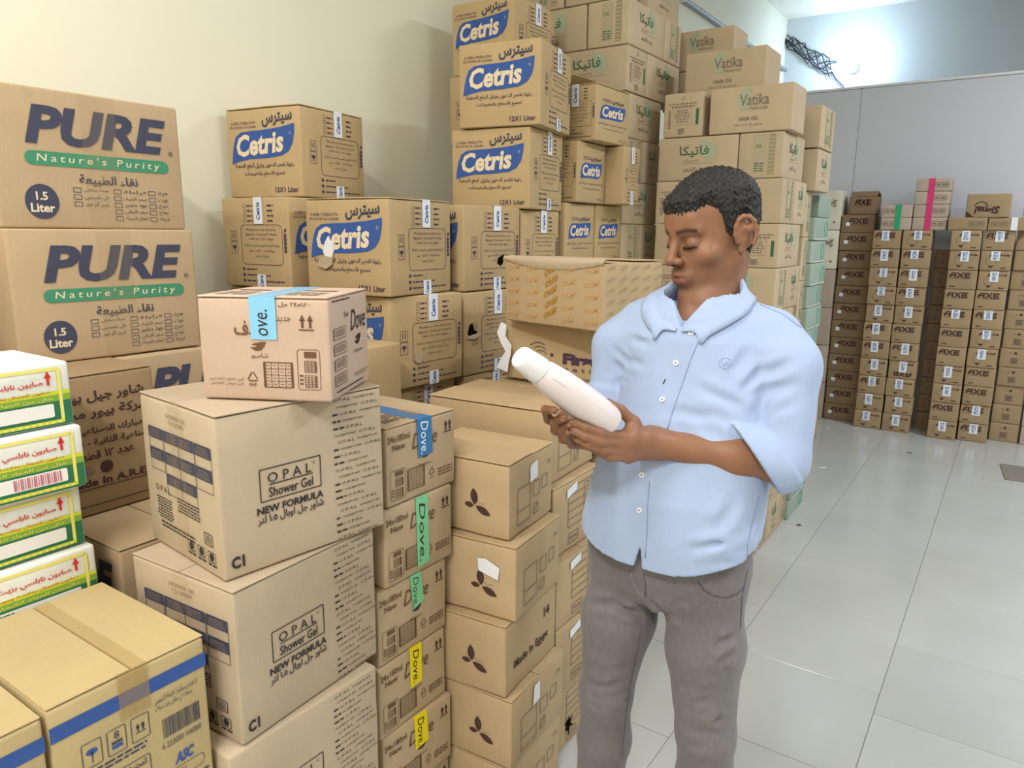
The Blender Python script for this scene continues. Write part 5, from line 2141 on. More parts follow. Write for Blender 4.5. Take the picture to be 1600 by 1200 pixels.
pos, F = polygonize(body, (-.86, 1.06, 1.0), (-.22, 1.72, 1.72), .0026)
pos = relax(pos, F, 1, .35)
q = head_local(pos)
base_c = A3(*lin((140, 99, 75)))
cols = np.tile(base_c, (len(pos), 1))


def tint(mask, rgb):
    global cols
    m = np.clip(mask, 0, 1)[:, None]
    cols = cols * (1 - m) + m * A3(*lin(rgb))


def bump(v, c, w):
    return np.exp(-((v - c) / w) ** 2)


hm = (q[:, 2] > -.14) & (q[:, 1] > -.12) & (np.abs(q[:, 0]) < .10)
ax_ = np.abs(q[:, 0])
tint(hm * bump(q[:, 2], -.085, .035) * (q[:, 1] > .0) * .35, (104, 74, 60))                       # stubble shade
tint(hm * bump(q[:, 2], -.052, .007) * (ax_ < .028) * (q[:, 1] > .07) * .55, (92, 64, 54))           # moustache shade
tint(hm * ((q[:, 0] / .0225) ** 2 + ((q[:, 2] + .0715) / .0145) ** 2 < 1) * (q[:, 1] > .085) * .7, (142, 92, 82))   # lips
tint(hm * (bump(q[:, 2], .0215 + .004 * bump(ax_, .035, .015), .0052)) * (ax_ > .011) * (ax_ < .052) * (q[:, 1] > .06) * .95, (46, 32, 28))  # brows
tint(hm * bump(q[:, 2], -.0095, .0032) * (ax_ > .017) * (ax_ < .046) * (q[:, 1] > .07) * .85, (34, 24, 24))             # lashes
tint(hm * bump(q[:, 2], -.001, .008) * (ax_ > .014) * (ax_ < .048) * (q[:, 1] > .07) * .35, (112, 74, 66))              # lids
tint((~hm) * .0, (0, 0, 0))
sk_, nt_, b_ = new_mat('skin')
va = nd(nt_, 'ShaderNodeVertexColor', layer_name='tone')
nz = nd(nt_, 'ShaderNodeTexNoise'); nz.inputs['Scale'].default_value = 22; nz.inputs['Detail'].default_value = 4
tcn = nd(nt_, 'ShaderNodeTexCoord'); nt_.links.new(tcn.outputs['Object'], nz.inputs['Vector'])
mr = nd(nt_, 'ShaderNodeMapRange'); mr.inputs['To Min'].default_value = .86; mr.inputs['To Max'].default_value = 1.14
nt_.links.new(nz.outputs['Fac'], mr.inputs['Value'])
hs_ = nd(nt_, 'ShaderNodeHueSaturation'); nt_.links.new(mr.outputs[0], hs_.inputs['Value']); nt_.links.new(va.outputs['Color'], hs_.inputs['Color'])
nt_.links.new(hs_.outputs[0], b_.inputs['Base Color'])
b_.inputs['Roughness'].default_value = .48
b_.inputs['Specular IOR Level'].default_value = .4
b_.inputs['Subsurface Weight'].default_value = .08
b_.inputs['Subsurface Radius'].default_value = (.01, .004, .002)
b_.inputs['Subsurface Scale'].default_value = .4

person = empty('person', (OX - .03, OY - .05, 0))
tag(person, 'man in a light blue rolled-sleeve shirt and grey jeans looking down at a white bottle', 'person')


def pobj(name, me, parent=None):
    o = obj(name, me, parent or person)
    if parent is None:
        o.location = (-person.location.x, -person.location.y, 0)
    return o


skin_o = pobj('body', np_mesh('body', pos, F, ['skin'], cols))
plain('nail', (176, 128, 108), .35)
for tip, pre, r_, wr in NAILS:
    d = (tip - pre) / np.linalg.norm(tip - pre)
    up_ = tip - (BB + BAX * ((tip - BB) @ BAX))
    up_ = up_ - d * (up_ @ d)
    up_ /= np.linalg.norm(up_)
    sd = np.cross(d, up_)
    c_ = tip + up_ * (r_ * .80) + d * .001
    vs_, fs_ = [], []
    for i in range(5):
        for j in range(5):
            s1, s2 = (i / 4 - .5) * 2, (j / 4 - .5) * 2
            vs_.append(c_ + d * (s1 * .0052) + sd * (s2 * r_ * .62) + up_ * (.0016 - .0016 * s2 * s2 - .0012 * max(s1, 0) ** 2))
            if i and j:
                a = i * 5 + j
                fs_.append((a, a - 1, a - 6, a - 5))
    o = obj('fingernail', mesh_from('fingernail', vs_, fs_, ['nail'], smooth=True), skin_o)

def on_face_pt(x, z, lift=0.0):
    p = hd(x, .14, z)
    for _ in range(60):
        d_ = float(body(p[None])[0])
        if d_ < .0004:
            break
        p = p - HF * d_ * .8
    return tuple(p + HF * lift)


plain('lash', (28, 20, 20), .6)
plain('lip_line', (84, 46, 44), .6)
for s_ in (-1, 1):
    obj('eyelashes', tube_mesh('eyelashes', [on_face_pt(s_ * x_, z_, .0002) for x_, z_ in ((.0165, -.0085), (.022, -.0108), (.029, -.0122), (.036, -.0115), (.042, -.0092), (.046, -.0070))], [.0008, .0013, .0016, .0016, .0013, .0008], 'lash', 6), skin_o)
    obj('nostril', tube_mesh('nostril', [on_face_pt(s_ * .006, -.0425, .0), on_face_pt(s_ * .011, -.0425, .0)], [.0014, .0018], 'lash', 6), skin_o)
obj('mouth_line', tube_mesh('mouth_line', [on_face_pt(x_, -.0715 - .02 * abs(x_), -.0002) for x_ in (-.023, -.016, -.008, 0, .008, .016, .023)], [.0005, .0010, .0012, .0012, .0012, .0010, .0005], 'lip_line', 6), skin_o)

# --- hair
def hair_field():
    f = Field()
    f.ell(hd(0, -.012, .040), (.0765, .096, .083), .02, HM)
    f.ell(hd(0, .028, -.030), (.066, .066, .082), .025, HM)
    f.ell(hd(0, .078, .048), (.046, .022, .032), .025, HM)
    f.cone(hd(0, -.022, -.055), B_(0, -.035, 1.40), .056, .066, .03)
    return f


_rg = np.random.default_rng(3)
_bd = _rg.normal(size=(26, 3)); _bd /= np.linalg.norm(_bd, axis=1)[:, None]
_bf = _rg.uniform(450, 1000, 26); _bp = _rg.uniform(0, 6.28, 26)


def hair_post(P, d):
    s = P.shape[:-1]
    Q = P.reshape(-1, 3); dd = d.reshape(-1)
    L = head_local(Q)
    x_, y_, z_ = np.abs(L[:, 0]), L[:, 1], L[:, 2]
    # hairline height as a function of how far forward
    line = np.interp(y_, [-.12, -.085, -.050, -.038, -.026, -.006, .006, .014, .024, .034, .050, .075, .1], [-.062, -.060, -.045, .0, .036, .040, .006, -.004, .018, .062, .080, .070, .068])
    g = z_ - line
    th = .0062 * np.clip(g / .016, -1, 1) + .0085 * np.clip((z_ - .045) / .05, 0, 1)
    near = np.abs(dd) < .05
    bmp = np.zeros(len(Q))
    if near.any():
        U = (Q[near][:, None, :] * _bd[None]).sum(-1) * _bf + _bp
        bmp[near] = np.sin(U).sum(1) * .00036
    return (dd - th + bmp).reshape(s)


hp, hf = polygonize(hair_field(), tuple(HC - .16), tuple(HC + .16), .0021, hair_post)
hl = head_local(hp)
keep_v = (hl[:, 2] > -.075)
kf = keep_v[hf].all(1)
hf = hf[kf]
hc = np.tile(A3(*lin((24, 22, 24))), (len(hp), 1))
_n = np.sin(hp[:, 0] * 410) * np.sin(hp[:, 1] * 370 + 1) * np.sin(hp[:, 2] * 390 + 2)
hc[_n > .5] = A3(*lin((38, 36, 40)))
hm_, hn, hb = new_mat('hair')
hv = nd(hn, 'ShaderNodeVertexColor', layer_name='tone')
hn.links.new(hv.outputs['Color'], hb.inputs['Base Color'])
hb.inputs['Roughness'].default_value = .65
pobj('hair', np_mesh('hair', hp, hf, ['hair'], hc))


# --- clothes
def tower(zs, cx, cy, a, b, e=2.4):
    def f(P):
        z = P[..., 2]
        X_, Y_ = np.interp(z, zs, cx), np.interp(z, zs, cy)
        A_, B2 = np.interp(z, zs, a), np.interp(z, zs, b)
        x, y = np.abs(P[..., 0] - X_) / A_, np.abs(P[..., 1] - Y_) / B2
        k = (x ** e + y ** e) ** (1 / e)
        d = (k - 1) * np.minimum(A_, B2)
        return np.maximum(d, np.maximum(zs[0] - z, z - zs[-1]))
    return f


HEM = .895
zs = [.80, .88, .95, 1.03, 1.12, 1.20, 1.28, 1.345, 1.39, 1.425, 1.45]
tor = tower(zs, [OX - .020, OX - .020, OX - .015, OX - .008, OX + .002, OX + .010, OX + .010, OX + .006, OX, OX, OX],
            [OY - .075, OY - .075, OY - .072, OY - .065, OY - .046, OY - .024, OY - .010, OY - .004, OY, OY + .008, OY + .012],
            [.190, .193, .191, .186, .178, .170, .168, .160, .130, .095, .070],
            [.140, .146, .148, .149, .145, .138, .132, .122, .105, .085, .068])
FDL = (WRL - ELL) / np.linalg.norm(WRL - ELL)
FDR = (WRR - ELR) / np.linalg.norm(WRR - ELR)
CUTL = ELL + FDL * .048
MOUTH = FDL * .72 + A3(0, 0, -.62)
MOUTH /= np.linalg.norm(MOUTH)
DRR = (ELR - SHR) / np.linalg.norm(ELR - SHR)
CUTR = SHR + (ELR - SHR) * .80
shirt = Field()
shirt.fn(tor, B_(-.02, .03, 1.12), .4, .03)
armL, armR = Field(), Field()
armL.cone(SHL + A3(-.03, 0, -.008), SHL + (ELL - SHL) * .25 + A3(.006, 0, 0), .060, .065, .04)
armL.cone(SHL + (ELL - SHL) * .25 + A3(.006, 0, 0), ELL + A3(0, .004, .0), .065, .057, .02)
armL.cone(ELL + A3(0, .004, 0), ELL + FDL * .04, .057, .056, .02)
armL.cone(ELL + FDL * .04, ELL + FDL * .10, .056, .054, .01)
armL.cone(ELL + A3(0, .004, .0), ELL + FDL * .10 + A3(0, 0, .010), .058, .057, .004)
armR.cone(SHR + A3(.03, 0, -.008), SHR + (ELR - SHR) * .25 + A3(-.004, 0, 0), .060, .066, .04)
armR.cone(SHR + (ELR - SHR) * .25 + A3(-.004, 0, 0), SHR + (ELR - SHR) * .82, .066, .054, .02)
armR.cone(SHR + (ELR - SHR) * .68, SHR + (ELR - SHR) * .79, .0585, .0585, .003)


def smin(a, b, k):
    h = np.clip(.5 + .5 * (b - a) / k, 0, 1)
    return b * (1 - h) + a * h - k * h * (1 - h)




# creases: (segment a, b, half width, depth) read off the photograph


CRE = [
    (A3(-0.3885, 1.4215, 1.3035), A3(-0.4125, 1.3824, 1.2567), .007, .008),
    (A3(-0.4113, 1.4076, 1.3367), A3(-0.4366, 1.3750, 1.2825), .009, .006),
    (A3(-0.3669, 1.4124, 1.2599), A3(-0.3941, 1.3843, 1.1984), .010, .006),
    (A3(-0.3917, 1.4084, 1.2825), A3(-0.3245, 1.4344, 1.3233), .010, .006),
    (A3(-0.3968, 1.3936, 1.2467), A3(-0.3289, 1.4209, 1.2756), .009, .007),
    (A3(-0.3782, 1.4034, 1.2032), A3(-0.3196, 1.4188, 1.2401), .009, .006),
    (A3(-0.6612, 1.4038, 1.3367), A3(-0.5973, 1.3746, 1.3298), .008, .006),
    (A3(-0.6672, 1.3986, 1.2931), A3(-0.6056, 1.3664, 1.2879), .008, .005),
    (A3(-0.5488, 1.3403, 1.2100), A3(-0.4371, 1.3551, 1.2042), .010, .006),
    (A3(-0.5047, 1.3549, 1.2649), A3(-0.4035, 1.3811, 1.2229), .010, .006),
    (A3(-0.4736, 1.2893, 0.9492), A3(-0.3924, 1.3422, 0.9776), .010, .007),
    (A3(-0.4304, 1.3081, 0.9669), A3(-0.3685, 1.4087, 0.9711), .008, .008),
    (A3(-0.4179, 1.3161, 0.9275), A3(-0.3709, 1.3963, 0.9341), .008, .006),
    (A3(-0.5883, 1.3145, 1.1300), A3(-0.6340, 1.2986, 1.0440), .012, .004),
    (A3(-0.3979, 1.3426, 1.0546), A3(-0.4218, 1.3148, 0.9930), .012, .005),
    (A3(-0.5352, 1.3653, 1.3111), A3(-0.5356, 1.3406, 1.2118), .02, .003),
    (A3(-0.4816, 1.3395, 1.1943), A3(-0.4012, 1.3303, 1.1590), .010, .006),
    (A3(-0.7003, 1.4093, 1.3091), A3(-0.6476, 1.3807, 1.2772), .007, .006),
    (A3(-0.7138, 1.4033, 1.2596), A3(-0.6544, 1.3767, 1.2429), .006, .006)]
_wd = _rg.normal(size=(8, 3)); _wd /= np.linalg.norm(_wd, axis=1)[:, None]
_wf = _rg.uniform(18, 45, 8); _wp = _rg.uniform(0, 6.28, 8)


NECK = [True]


def shirt_post(P, d):
    s = P.shape[:-1]
    Q = P.reshape(-1, 3)
    dd = d.reshape(-1).copy()
    # tail: hem with raised sides, hollow inside, slit at the front
    X_ = Q[:, 0] - (OX - .020)
    Y_ = Q[:, 1] - (OY - .075)
    hem = HEM + .035 * np.clip(np.abs(X_) / .19, 0, 1) ** 3 - .012 * (Y_ < 0) * np.clip(1 - np.abs(X_ - .05) / .12, 0, 1)
    low = Q[:, 2] < HEM + .09
    inner = np.where(low, np.minimum(-(dd + .013), (HEM + .06 - Q[:, 2])), -1)
    sl = np.where(low & (Y_ < 0), np.clip((HEM + .045 - Q[:, 2]) * .14, -.02, 1) - np.abs(X_ + (HEM + .03 - Q[:, 2]) * .12), -1)
    dd = np.maximum(np.maximum(dd, hem - Q[:, 2]), np.maximum(inner, sl))
    # sleeves with open mouths
    el = armL(Q)
    tl = (Q - CUTL) @ FDL
    rl = np.sqrt(np.maximum(((Q - CUTL) ** 2).sum(1) - tl ** 2, 0))
    tm_ = (Q - CUTL) @ MOUTH
    el = el - .005 * np.clip((tm_ + .048) / .004, 0, 1)
    el = np.maximum(el, tm_)
    el = np.maximum(el, np.minimum(.048 - rl, np.minimum(tl + .05, tm_ + .03)))
    er = armR(Q)
    tr = (Q - CUTR) @ DRR
    rr_ = np.sqrt(np.maximum(((Q - CUTR) ** 2).sum(1) - tr ** 2, 0))
    er = er - .004 * np.clip((tr + .035) / .004, 0, 1)
    er = np.maximum(er, tr)
    er = np.maximum(er, np.minimum(.047 - rr_, tr + .03))
    kk = np.clip((Q[:, 2] - 1.235) / .10, 0, 1) * .05 + .003
    dd = smin(dd, el, kk)
    dd = smin(dd, er, kk)
    near = np.abs(dd) < .05
    if near.any():
        N_ = Q[near]
        U = (N_[:, None, :] * _wd[None]).sum(-1) * _wf + _wp
        add = np.sin(U).sum(1) * .0009
        for a, b, w, dp in CRE:
            ab = b - a
            t = np.clip(((N_ - a) @ ab) / (ab @ ab), 0, 1)
            r2 = ((N_ - a - t[:, None] * ab) ** 2).sum(1)
            prof = np.exp(-r2 / w ** 2) - .8 * np.exp(-(np.sqrt(r2) - 2.0 * w) ** 2 / w ** 2)
            add += .6 * dp * prof * np.sin(np.pi * np.clip(t, .06, .94))
        dd[near] += add
    # neck opening: a slanting mouth with a notch in front
    nx, ny = Q[:, 0] - OX, Q[:, 1] - (OY + .005)
    rn = np.sqrt(nx ** 2 + (ny * .92) ** 2)
    ne = np.minimum(Q[:, 2] - (1.392 + .36 * ny), .080 - rn)
    vn = np.minimum((Q[:, 2] - 1.368) * .62 - np.abs(nx), -(ny - .0))
    if NECK[0]:
        dd = np.maximum(dd, np.minimum(np.maximum(ne, vn), Q[:, 2] - 1.3))
    return dd.reshape(s)


sp, sf = polygonize(shirt, (-.90, 1.20, .84), (-.20, 1.70, 1.50), .0038, shirt_post)
sp = relax(sp, sf, 1, .4)


def cloth(name, rgb, rough, scale, var, bumpd=.0006, wear=None):
    m, nt, b = new_mat(name)
    L = nt.links.new
    tc = nd(nt, 'ShaderNodeTexCoord')
    mp = nd(nt, 'ShaderNodeMapping')
    mp.inputs['Scale'].default_value = (1, 1, .35)
    L(tc.outputs['Object'], mp.inputs['Vector'])
    n1 = nd(nt, 'ShaderNodeTexNoise'); n1.inputs['Scale'].default_value = scale; n1.inputs['Detail'].default_value = 3
    L(mp.outputs[0], n1.inputs['Vector'])
    n2 = nd(nt, 'ShaderNodeTexNoise'); n2.inputs['Scale'].default_value = 6; n2.inputs['Detail'].default_value = 3
    L(tc.outputs['Object'], n2.inputs['Vector'])
    ad = nd(nt, 'ShaderNodeMath', operation='ADD'); L(n1.outputs['Fac'], ad.inputs[0]); L(n2.outputs['Fac'], ad.inputs[1])
    mr = nd(nt, 'ShaderNodeMapRange'); mr.inputs['From Min'].default_value = .6; mr.inputs['From Max'].default_value = 1.4
    mr.inputs['To Min'].default_value = 1 - var; mr.inputs['To Max'].default_value = 1 + var
    L(ad.outputs[0], mr.inputs['Value'])
    h = nd(nt, 'ShaderNodeHueSaturation'); h.inputs['Color'].default_value = (*lin(rgb), 1)
    L(mr.outputs[0], h.inputs['Value']); L(h.outputs[0], b.inputs['Base Color'])
    n3 = nd(nt, 'ShaderNodeTexNoise'); n3.inputs['Scale'].default_value = 700
    L(tc.outputs['Object'], n3.inputs['Vector'])
    bp = nd(nt, 'ShaderNodeBump'); bp.inputs['Strength'].default_value = .25; bp.inputs['Distance'].default_value = bumpd
    L(n3.outputs['Fac'], bp.inputs['Height']); L(bp.outputs[0], b.inputs['Normal'])
    b.inputs['Roughness'].default_value = rough
    b.inputs['Sheen Weight'].default_value = .15
    return m


cloth('shirt_cotton', (160, 179, 217), .8, 160, .04)
cloth('shirt_inside', (136, 152, 196), .8, 160, .06)
cloth('denim_grey', (112, 108, 112), .85, 130, .16, .001)
plain('thread_grey', (90, 88, 94), .8)
plain('thread_light', (134, 131, 135), .8)
plain('button_white', (232, 236, 240), .35, .5)
plain('button_hole', (110, 140, 150), .6)
shirt_o = pobj('shirt', np_mesh('shirt', sp, sf, ['shirt_cotton']))

# placket edge, seams, buttons
fs_shirt = lambda P: shirt_post(P, shirt(P))


def seam(name, pts, r, mat, parent):
    return obj(name, tube_mesh(name, pts, r, mat, 5), parent)


class Wrap:
    def __call__(self, P):
        return fs_shirt(P)


SW = Wrap()
# collar: a standing band and two open leaves lying on the shirt
def grad(fld, p, e=1.5e-3):
    g = A3(*[float(fld((p + A3(*[e if i == j else 0 for j in range(3)]))[None])[0] - fld((p - A3(*[e if i == j else 0 for j in range(3)]))[None])[0]) for i in range(3)])
    return g / (np.linalg.norm(g) + 1e-9)


half = [(0, .076, 1.462, .034, .008), (.046, .064, 1.461, .034, .009), (.076, .024, 1.448, .034, .012), (.082, -.020, 1.428, .033, .014), (.066, -.064, 1.404, .034, .016), (.046, -.088, 1.388, .038, .020), (.036, -.098, 1.381, .041, .022), (.028, -.105, 1.376, .018, .010), (.006, -.122, 1.364, .002, .002)]


def cr_pts(h, n=6):
    out = []
    for i in range(len(h) - 1):
        for k in range(n):
            t = k / n
            p0, p1, p2, p3 = (np.array(h[max(i - 1, 0)]), np.array(h[i]), np.array(h[i + 1]), np.array(h[min(i + 2, len(h) - 1)]))
            out.append(.5 * ((2 * p1) + (-p0 + p2) * t + (2 * p0 - 5 * p1 + 4 * p2 - p3) * t * t + (-p0 + 3 * p1 - 3 * p2 + p3) * t ** 3))
    out.append(np.array(h[-1]))
    return out


NECK[0] = False          # the leaves lie on the shirt as if it were closed at the neck
for s_ in (-1, 1):
    vs_, fs_ = [], []
    ring_ = cr_pts(half)
    for i, (x, y, z, drop, out) in enumerate(ring_):
        c_ = A3(OX + s_ * x, OY + .005 + y, z)
        dv_ = A3(s_ * x, y + .012, 0); dv_ /= np.linalg.norm(dv_)
        row = [c_ - dv_ * .003 + A3(0, 0, -.030), c_ - dv_ * .002, c_ + A3(0, 0, .003) + dv_ * .002]
        for t in (.35, .7, 1.0):
            p = c_ + dv_ * (.004 + out * t) + A3(0, 0, -drop * t)
            for _ in range(4):
                d_ = float(SW(p[None])[0])
                if d_ < .0035:
                    p = p + grad(SW, p) * (.0035 - d_)
            row.append(p)
        vs_ += row
        if i:
            for j in range(5):
                a = 6 * (i - 1) + j
                fs_.append((a, a + 1, a + 7, a + 6) if s_ > 0 else (a, a + 6, a + 7, a + 1))
    cme = mesh_from('collar_leaf', vs_, fs_, ['shirt_cotton'], smooth=True)
    co_ = obj('collar_leaf', cme, shirt_o)
    md = co_.modifiers.new('cloth_thickness', 'SOLIDIFY')
    md.thickness = .0024
NECK[0] = True
seam('placket_edge', [(-0.4993, 1.3803, 1.3608), (-0.5024, 1.3726, 1.3455), (-0.5069, 1.3688, 1.3295), (-0.5115, 1.3653, 1.3135), (-0.5152, 1.3615, 1.2967), (-0.5188, 1.3575, 1.2798), (-0.5225, 1.3539, 1.2629), (-0.5261, 1.3498, 1.2460), (-0.5289, 1.3437, 1.2295), (-0.5328, 1.3405, 1.2123), (-0.5342, 1.3356, 1.2000), (-0.5351, 1.3297, 1.1881), (-0.5366, 1.3254, 1.1758)], .0011, 'shirt_inside', shirt_o)
seam('placket_edge', [(-0.5564, 1.2960, 1.0716), (-0.5554, 1.2925, 1.0559), (-0.5544, 1.2888, 1.0403), (-0.5537, 1.2860, 1.0244), (-0.5526, 1.2845, 1.0072), (-0.5515, 1.2829, 0.9900), (-0.5505, 1.2814, 0.9728), (-0.5503, 1.2800, 0.9543), (-0.5507, 1.2797, 0.9352), (-0.5513, 1.2801, 0.9157)], .0011, 'shirt_inside', shirt_o)
seam('shoulder_seam', [(-0.4241, 1.4988, 1.4140), (-0.4073, 1.4912, 1.4096), (-0.3917, 1.4870, 1.4050), (-0.3775, 1.4878, 1.4000), (-0.3643, 1.4864, 1.3918), (-0.3526, 1.4910, 1.3830), (-0.3415, 1.4977, 1.3740)], .0009, 'shirt_inside', shirt_o)
seam('side_seam', [(-0.3695, 1.3959, 1.0512), (-0.3702, 1.3882, 1.0358), (-0.3711, 1.3812, 1.0202), (-0.3722, 1.3748, 1.0044), (-0.3728, 1.3694, 0.9907), (-0.3729, 1.3619, 0.9778), (-0.3742, 1.3586, 0.9632), (-0.3743, 1.3622, 0.9503), (-0.3737, 1.3630, 0.9386), (-0.3743, 1.3665, 0.9313)], .0009, 'shirt_inside', shirt_o)
seam('buttonhole', [(-0.5618, 1.3523, 1.2583), (-0.5607, 1.3533, 1.2618), (-0.5595, 1.3543, 1.2652), (-0.5583, 1.3553, 1.2687)], .0011, 'lash', shirt_o)
seam('embroidery', [(-0.4384, 1.3825, 1.3087), (-0.4400, 1.3807, 1.3015), (-0.4449, 1.3764, 1.2978), (-0.4517, 1.3738, 1.2988), (-0.4569, 1.3735, 1.3042), (-0.4579, 1.3753, 1.3116), (-0.4543, 1.3782, 1.3174), (-0.4477, 1.3809, 1.3190), (-0.4411, 1.3815, 1.3156)], .0006, 'shirt_inside', shirt_o)
seam('embroidery', [(-0.4531, 1.3772, 1.3129), (-0.4513, 1.3763, 1.3082), (-0.4494, 1.3755, 1.3035), (-0.4477, 1.3771, 1.3078), (-0.4461, 1.3788, 1.3121), (-0.4438, 1.3784, 1.3081), (-0.4418, 1.3789, 1.3038)], .0006, 'shirt_inside', shirt_o)
bmz = bmesh.new()
bmesh.ops.create_cone(bmz, cap_ends=True, segments=16, radius1=.0056, radius2=.0052, depth=.0024)
bme = bm_mesh(bmz, 'button', ['button_white'], True, R(30))
bmz = bmesh.new()
bmesh.ops.create_cone(bmz, cap_ends=True, segments=10, radius1=.0022, radius2=.0022, depth=.0028)
hme = bm_mesh(bmz, 'button_eye', ['button_hole'])
for p in ((-0.5197, 1.3790, 1.3618), (-0.5418, 1.3634, 1.3017), (-0.5579, 1.3435, 1.2290), (-0.5741, 1.2978, 1.0808), (-0.5706, 1.2852, 1.0114)):
    p = A3(*p)
    e_ = 1e-3
    nrm = A3(*[float(SW((p + A3(*(e_ if i == j else 0 for j in range(3))))[None])[0] - SW((p - A3(*(e_ if i == j else 0 for j in range(3))))[None])[0]) for i in range(3)])
    nrm /= np.linalg.norm(nrm)
    rot = Vector((0, 0, 1)).rotation_difference(Vector(nrm)).to_euler()
    bo = obj('button', bme, shirt_o, tuple(p + nrm * .0012), rot)
    obj('button_eye', hme, bo)

# --- jeans and shoes
PX, PY = OX - .024, OY - .070
HPL, HPR = A3(PX + .090, PY + .01, .85), A3(PX - .090, PY + .01, .85)
KNL, KNR = A3(PX + .118, PY - .010, .475), A3(PX - .128, PY - .005, .475)
ANL, ANR = A3(PX + .112, PY + .03, .085), A3(PX - .165, PY + .03, .085)
jean = Field()
jean.fn(tower([.765, .80, .84, .88, .93, .99], [PX] * 6, [PY + .005] * 6, [.115, .150, .168, .175, .172, .168], [.075, .104, .118, .125, .124, .120], 2.2), A3(PX, PY, .86), .3, .03)
for hp_, kn, an_ in ((HPL, KNL, ANL), (HPR, KNR, ANR)):
    jean.cone(hp_, hp_ + (kn - hp_) * .45, .087, .077, .035)
    jean.cone(hp_ + (kn - hp_) * .45, kn, .082, .062, .03)
    jean.cone(kn, kn + (an_ - kn) * .35 + A3(0, .012, 0), .062, .062, .02)
    jean.cone(kn + (an_ - kn) * .35 + A3(0, .012, 0), an_, .062, .057, .02)
JC = [
    (A3(-0.7006, 1.3594, 0.5050), A3(-0.6293, 1.4117, 0.4922), .008, .012),
    (A3(-0.7078, 1.3619, 0.5272), A3(-0.6334, 1.3846, 0.5533), .010, .006),
    (A3(-0.5133, 1.3790, 0.5699), A3(-0.4258, 1.3610, 0.5999), .010, .006),
    (A3(-0.4211, 1.3632, 0.7253), A3(-0.3952, 1.4013, 0.7446), .009, .008),
    (A3(-0.4117, 1.3630, 0.6853), A3(-0.3991, 1.3798, 0.7103), .008, .007),
    (A3(-0.5036, 1.3732, 0.5444), A3(-0.4022, 1.3806, 0.5530), .008, .012),
    (A3(-0.4693, 1.3559, 0.5442), A3(-0.4070, 1.3755, 0.5495), .006, .006),
    (A3(-0.6991, 1.3578, 0.4865), A3(-0.6358, 1.3968, 0.4699), .008, .005),
    (A3(-0.5986, 1.3945, 0.7225), A3(-0.6501, 1.3538, 0.7506), .010, .007),
    (A3(-0.6020, 1.3869, 0.7047), A3(-0.4999, 1.3445, 0.7872), .010, .006),
    (A3(-0.5645, 1.3265, 0.8112), A3(-0.5325, 1.3581, 0.7633), .010, .006),
    (A3(-0.4774, 1.3341, 0.8274), A3(-0.5278, 1.3442, 0.7857), .010, .004),
    (A3(-0.7243, 1.3676, 0.5757), A3(-0.6219, 1.3901, 0.5936), .012, .004),
    (A3(-0.5138, 1.3627, 0.6478), A3(-0.4059, 1.3686, 0.6699), .012, .004),
    (A3(-0.7187, 1.3638, 0.7247), A3(-0.6356, 1.3554, 0.7590), .010, .005),
    (A3(-0.4905, 1.3656, 0.4699), A3(-0.4195, 1.3621, 0.4960), .010, .004)]


def jean_post(P, d):
    s = P.shape[:-1]
    Q = P.reshape(-1, 3); dd = d.reshape(-1).copy()
    near = np.abs(dd) < .06
    if near.any():
        N_ = Q[near]
        U = (N_[:, None, :] * _wd[None]).sum(-1) * _wf * 1.2 + _wp
        add = np.sin(U).sum(1) * .0007
        for a, b, w, dp in JC:
            ab = b - a
            t = np.clip(((N_ - a) @ ab) / (ab @ ab), 0, 1)
            r2 = ((N_ - a - t[:, None] * ab) ** 2).sum(1)
            add += dp * (np.exp(-r2 / w ** 2) - .8 * np.exp(-(np.sqrt(r2) - 2 * w) ** 2 / w ** 2)) * np.sin(np.pi * np.clip(t, .06, .94))
        dd[near] += add
    dd = np.maximum(dd, .085 - Q[:, 2])
    return dd.reshape(s)


jp, jf = polygonize(jean, (-.92, 1.18, .06), (-.30, 1.62, 1.02), .0045, jean_post)
jp = relax(jp, jf, 1, .4)
jeans = pobj('jeans', np_mesh('jeans', jp, jf, ['denim_grey']))
JW = lambda P: jean_post(P, jean(P))
seam('pocket_edge', [(-0.4596, 1.3336, 0.8706), (-0.4558, 1.3361, 0.8643), (-0.4519, 1.3386, 0.8579), (-0.4480, 1.3411, 0.8515), (-0.4423, 1.3445, 0.8476), (-0.4367, 1.3480, 0.8436), (-0.4312, 1.3517, 0.8395), (-0.4242, 1.3572, 0.8379), (-0.4173, 1.3630, 0.8361), (-0.4106, 1.3694, 0.8340), (-0.4053, 1.3754, 0.8358), (-0.4002, 1.3819, 0.8374), (-0.3954, 1.3900, 0.8382), (-0.3928, 1.3957, 0.8423), (-0.3902, 1.4018, 0.8461), (-0.3881, 1.4097, 0.8490)], .0014, 'thread_grey', jeans)
seam('pocket_edge', [(-0.4641, 1.3323, 0.8643), (-0.4594, 1.3350, 0.8576), (-0.4547, 1.3378, 0.8509), (-0.4500, 1.3408, 0.8441), (-0.4440, 1.3443, 0.8398), (-0.4382, 1.3488, 0.8349), (-0.4324, 1.3531, 0.8302), (-0.4249, 1.3583, 0.8288), (-0.4176, 1.3642, 0.8271), (-0.4105, 1.3709, 0.8249), (-0.4046, 1.3778, 0.8266), (-0.3990, 1.3859, 0.8276), (-0.3940, 1.3958, 0.8277), (-0.3911, 1.4023, 0.8319), (-0.3886, 1.4104, 0.8354), (-0.3865, 1.4198, 0.8382)], .0009, 'thread_light', jeans)
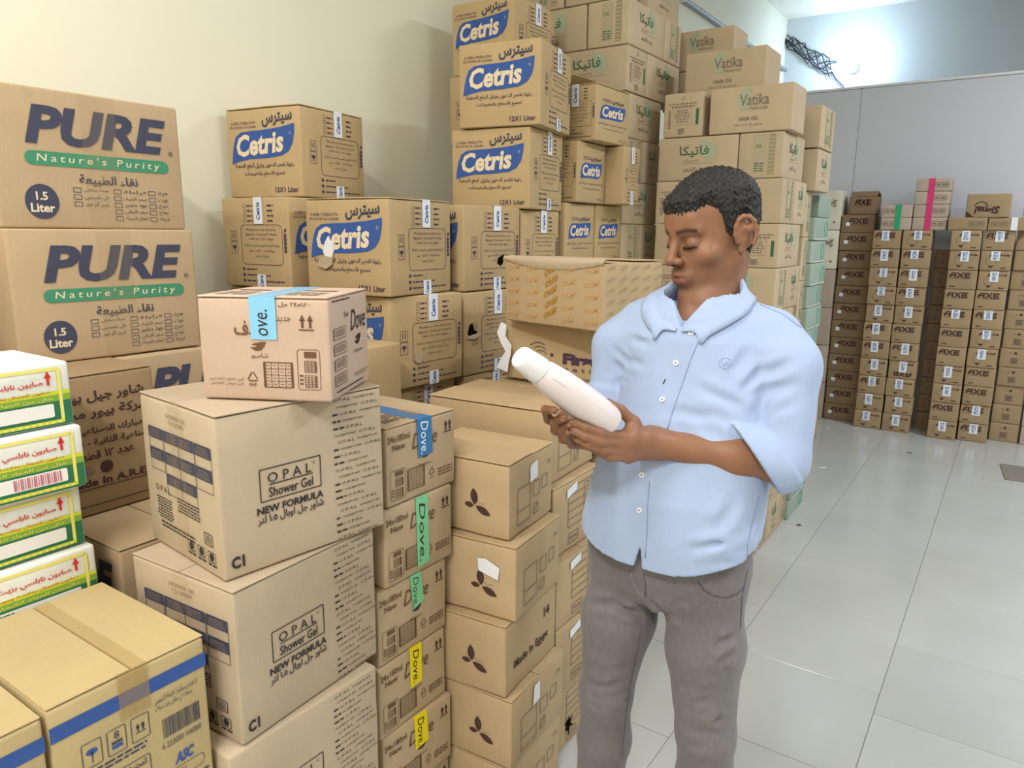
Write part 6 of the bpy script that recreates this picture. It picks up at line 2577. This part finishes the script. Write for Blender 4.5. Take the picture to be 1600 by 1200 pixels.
seam('fly_seam', [(-0.5968, 1.3159, 0.8611), (-0.5960, 1.3172, 0.8522), (-0.5952, 1.3185, 0.8432), (-0.5951, 1.3213, 0.8334), (-0.5917, 1.3228, 0.8264), (-0.5881, 1.3242, 0.8197), (-0.5847, 1.3259, 0.8126), (-0.5799, 1.3264, 0.8105), (-0.5753, 1.3273, 0.8081), (-0.5708, 1.3282, 0.8057)], .0014, 'thread_light', jeans)
seam('fly_seam', [(-0.5663, 1.3123, 0.8640), (-0.5649, 1.3134, 0.8554), (-0.5636, 1.3145, 0.8468), (-0.5624, 1.3159, 0.8379), (-0.5636, 1.3185, 0.8284), (-0.5660, 1.3240, 0.8171), (-0.5678, 1.3280, 0.8067)], .0012, 'thread_grey', jeans)
seam('inner_seam', [(-0.5998, 1.3926, 0.7028), (-0.6008, 1.3878, 0.6814), (-0.6041, 1.3885, 0.6564), (-0.6096, 1.3942, 0.6279), (-0.6166, 1.4012, 0.5951), (-0.6213, 1.4026, 0.5656), (-0.6268, 1.4059, 0.5344), (-0.6296, 1.4065, 0.5056), (-0.6305, 1.4029, 0.4796), (-0.6370, 1.4115, 0.4439), (-0.6437, 1.4223, 0.4005), (-0.6460, 1.4233, 0.3644), (-0.6474, 1.4224, 0.3296)], .0008, 'thread_grey', jeans)
seam('side_seam', [(-0.3874, 1.4212, 0.8813), (-0.3874, 1.4136, 0.8655), (-0.3883, 1.4091, 0.8483), (-0.3899, 1.4074, 0.8297), (-0.3912, 1.4135, 0.8028), (-0.3926, 1.4198, 0.7755), (-0.3913, 1.4165, 0.7532)], .0012, 'thread_grey', jeans)
plain('shoe_leather', (52, 44, 42), .5)
for an_ in (ANL, ANR):
    sh = Field()
    sh.cone(an_ + A3(0, .015, -.035), an_ + A3(0, -.06, -.042), .040, .040, .02)
    sh.cone(an_ + A3(0, -.06, -.042), an_ + A3(0, -.16, -.052), .042, .034, .02)
    sh.cone(an_ + A3(0, .01, .02), an_ + A3(0, .01, -.03), .040, .042, .02)
    sp_, sf_ = polygonize(sh, tuple(an_ + A3(-.09, -.24, -.09)), tuple(an_ + A3(.09, .09, .08)), .006, lambda P, d: np.maximum(d, .001 - P[..., 2]))
    pobj('shoe', np_mesh('shoe', sp_, sf_, ['shoe_leather']))
bpy.data.objects.remove(_fo)
bpy.data.curves.remove(_fc)
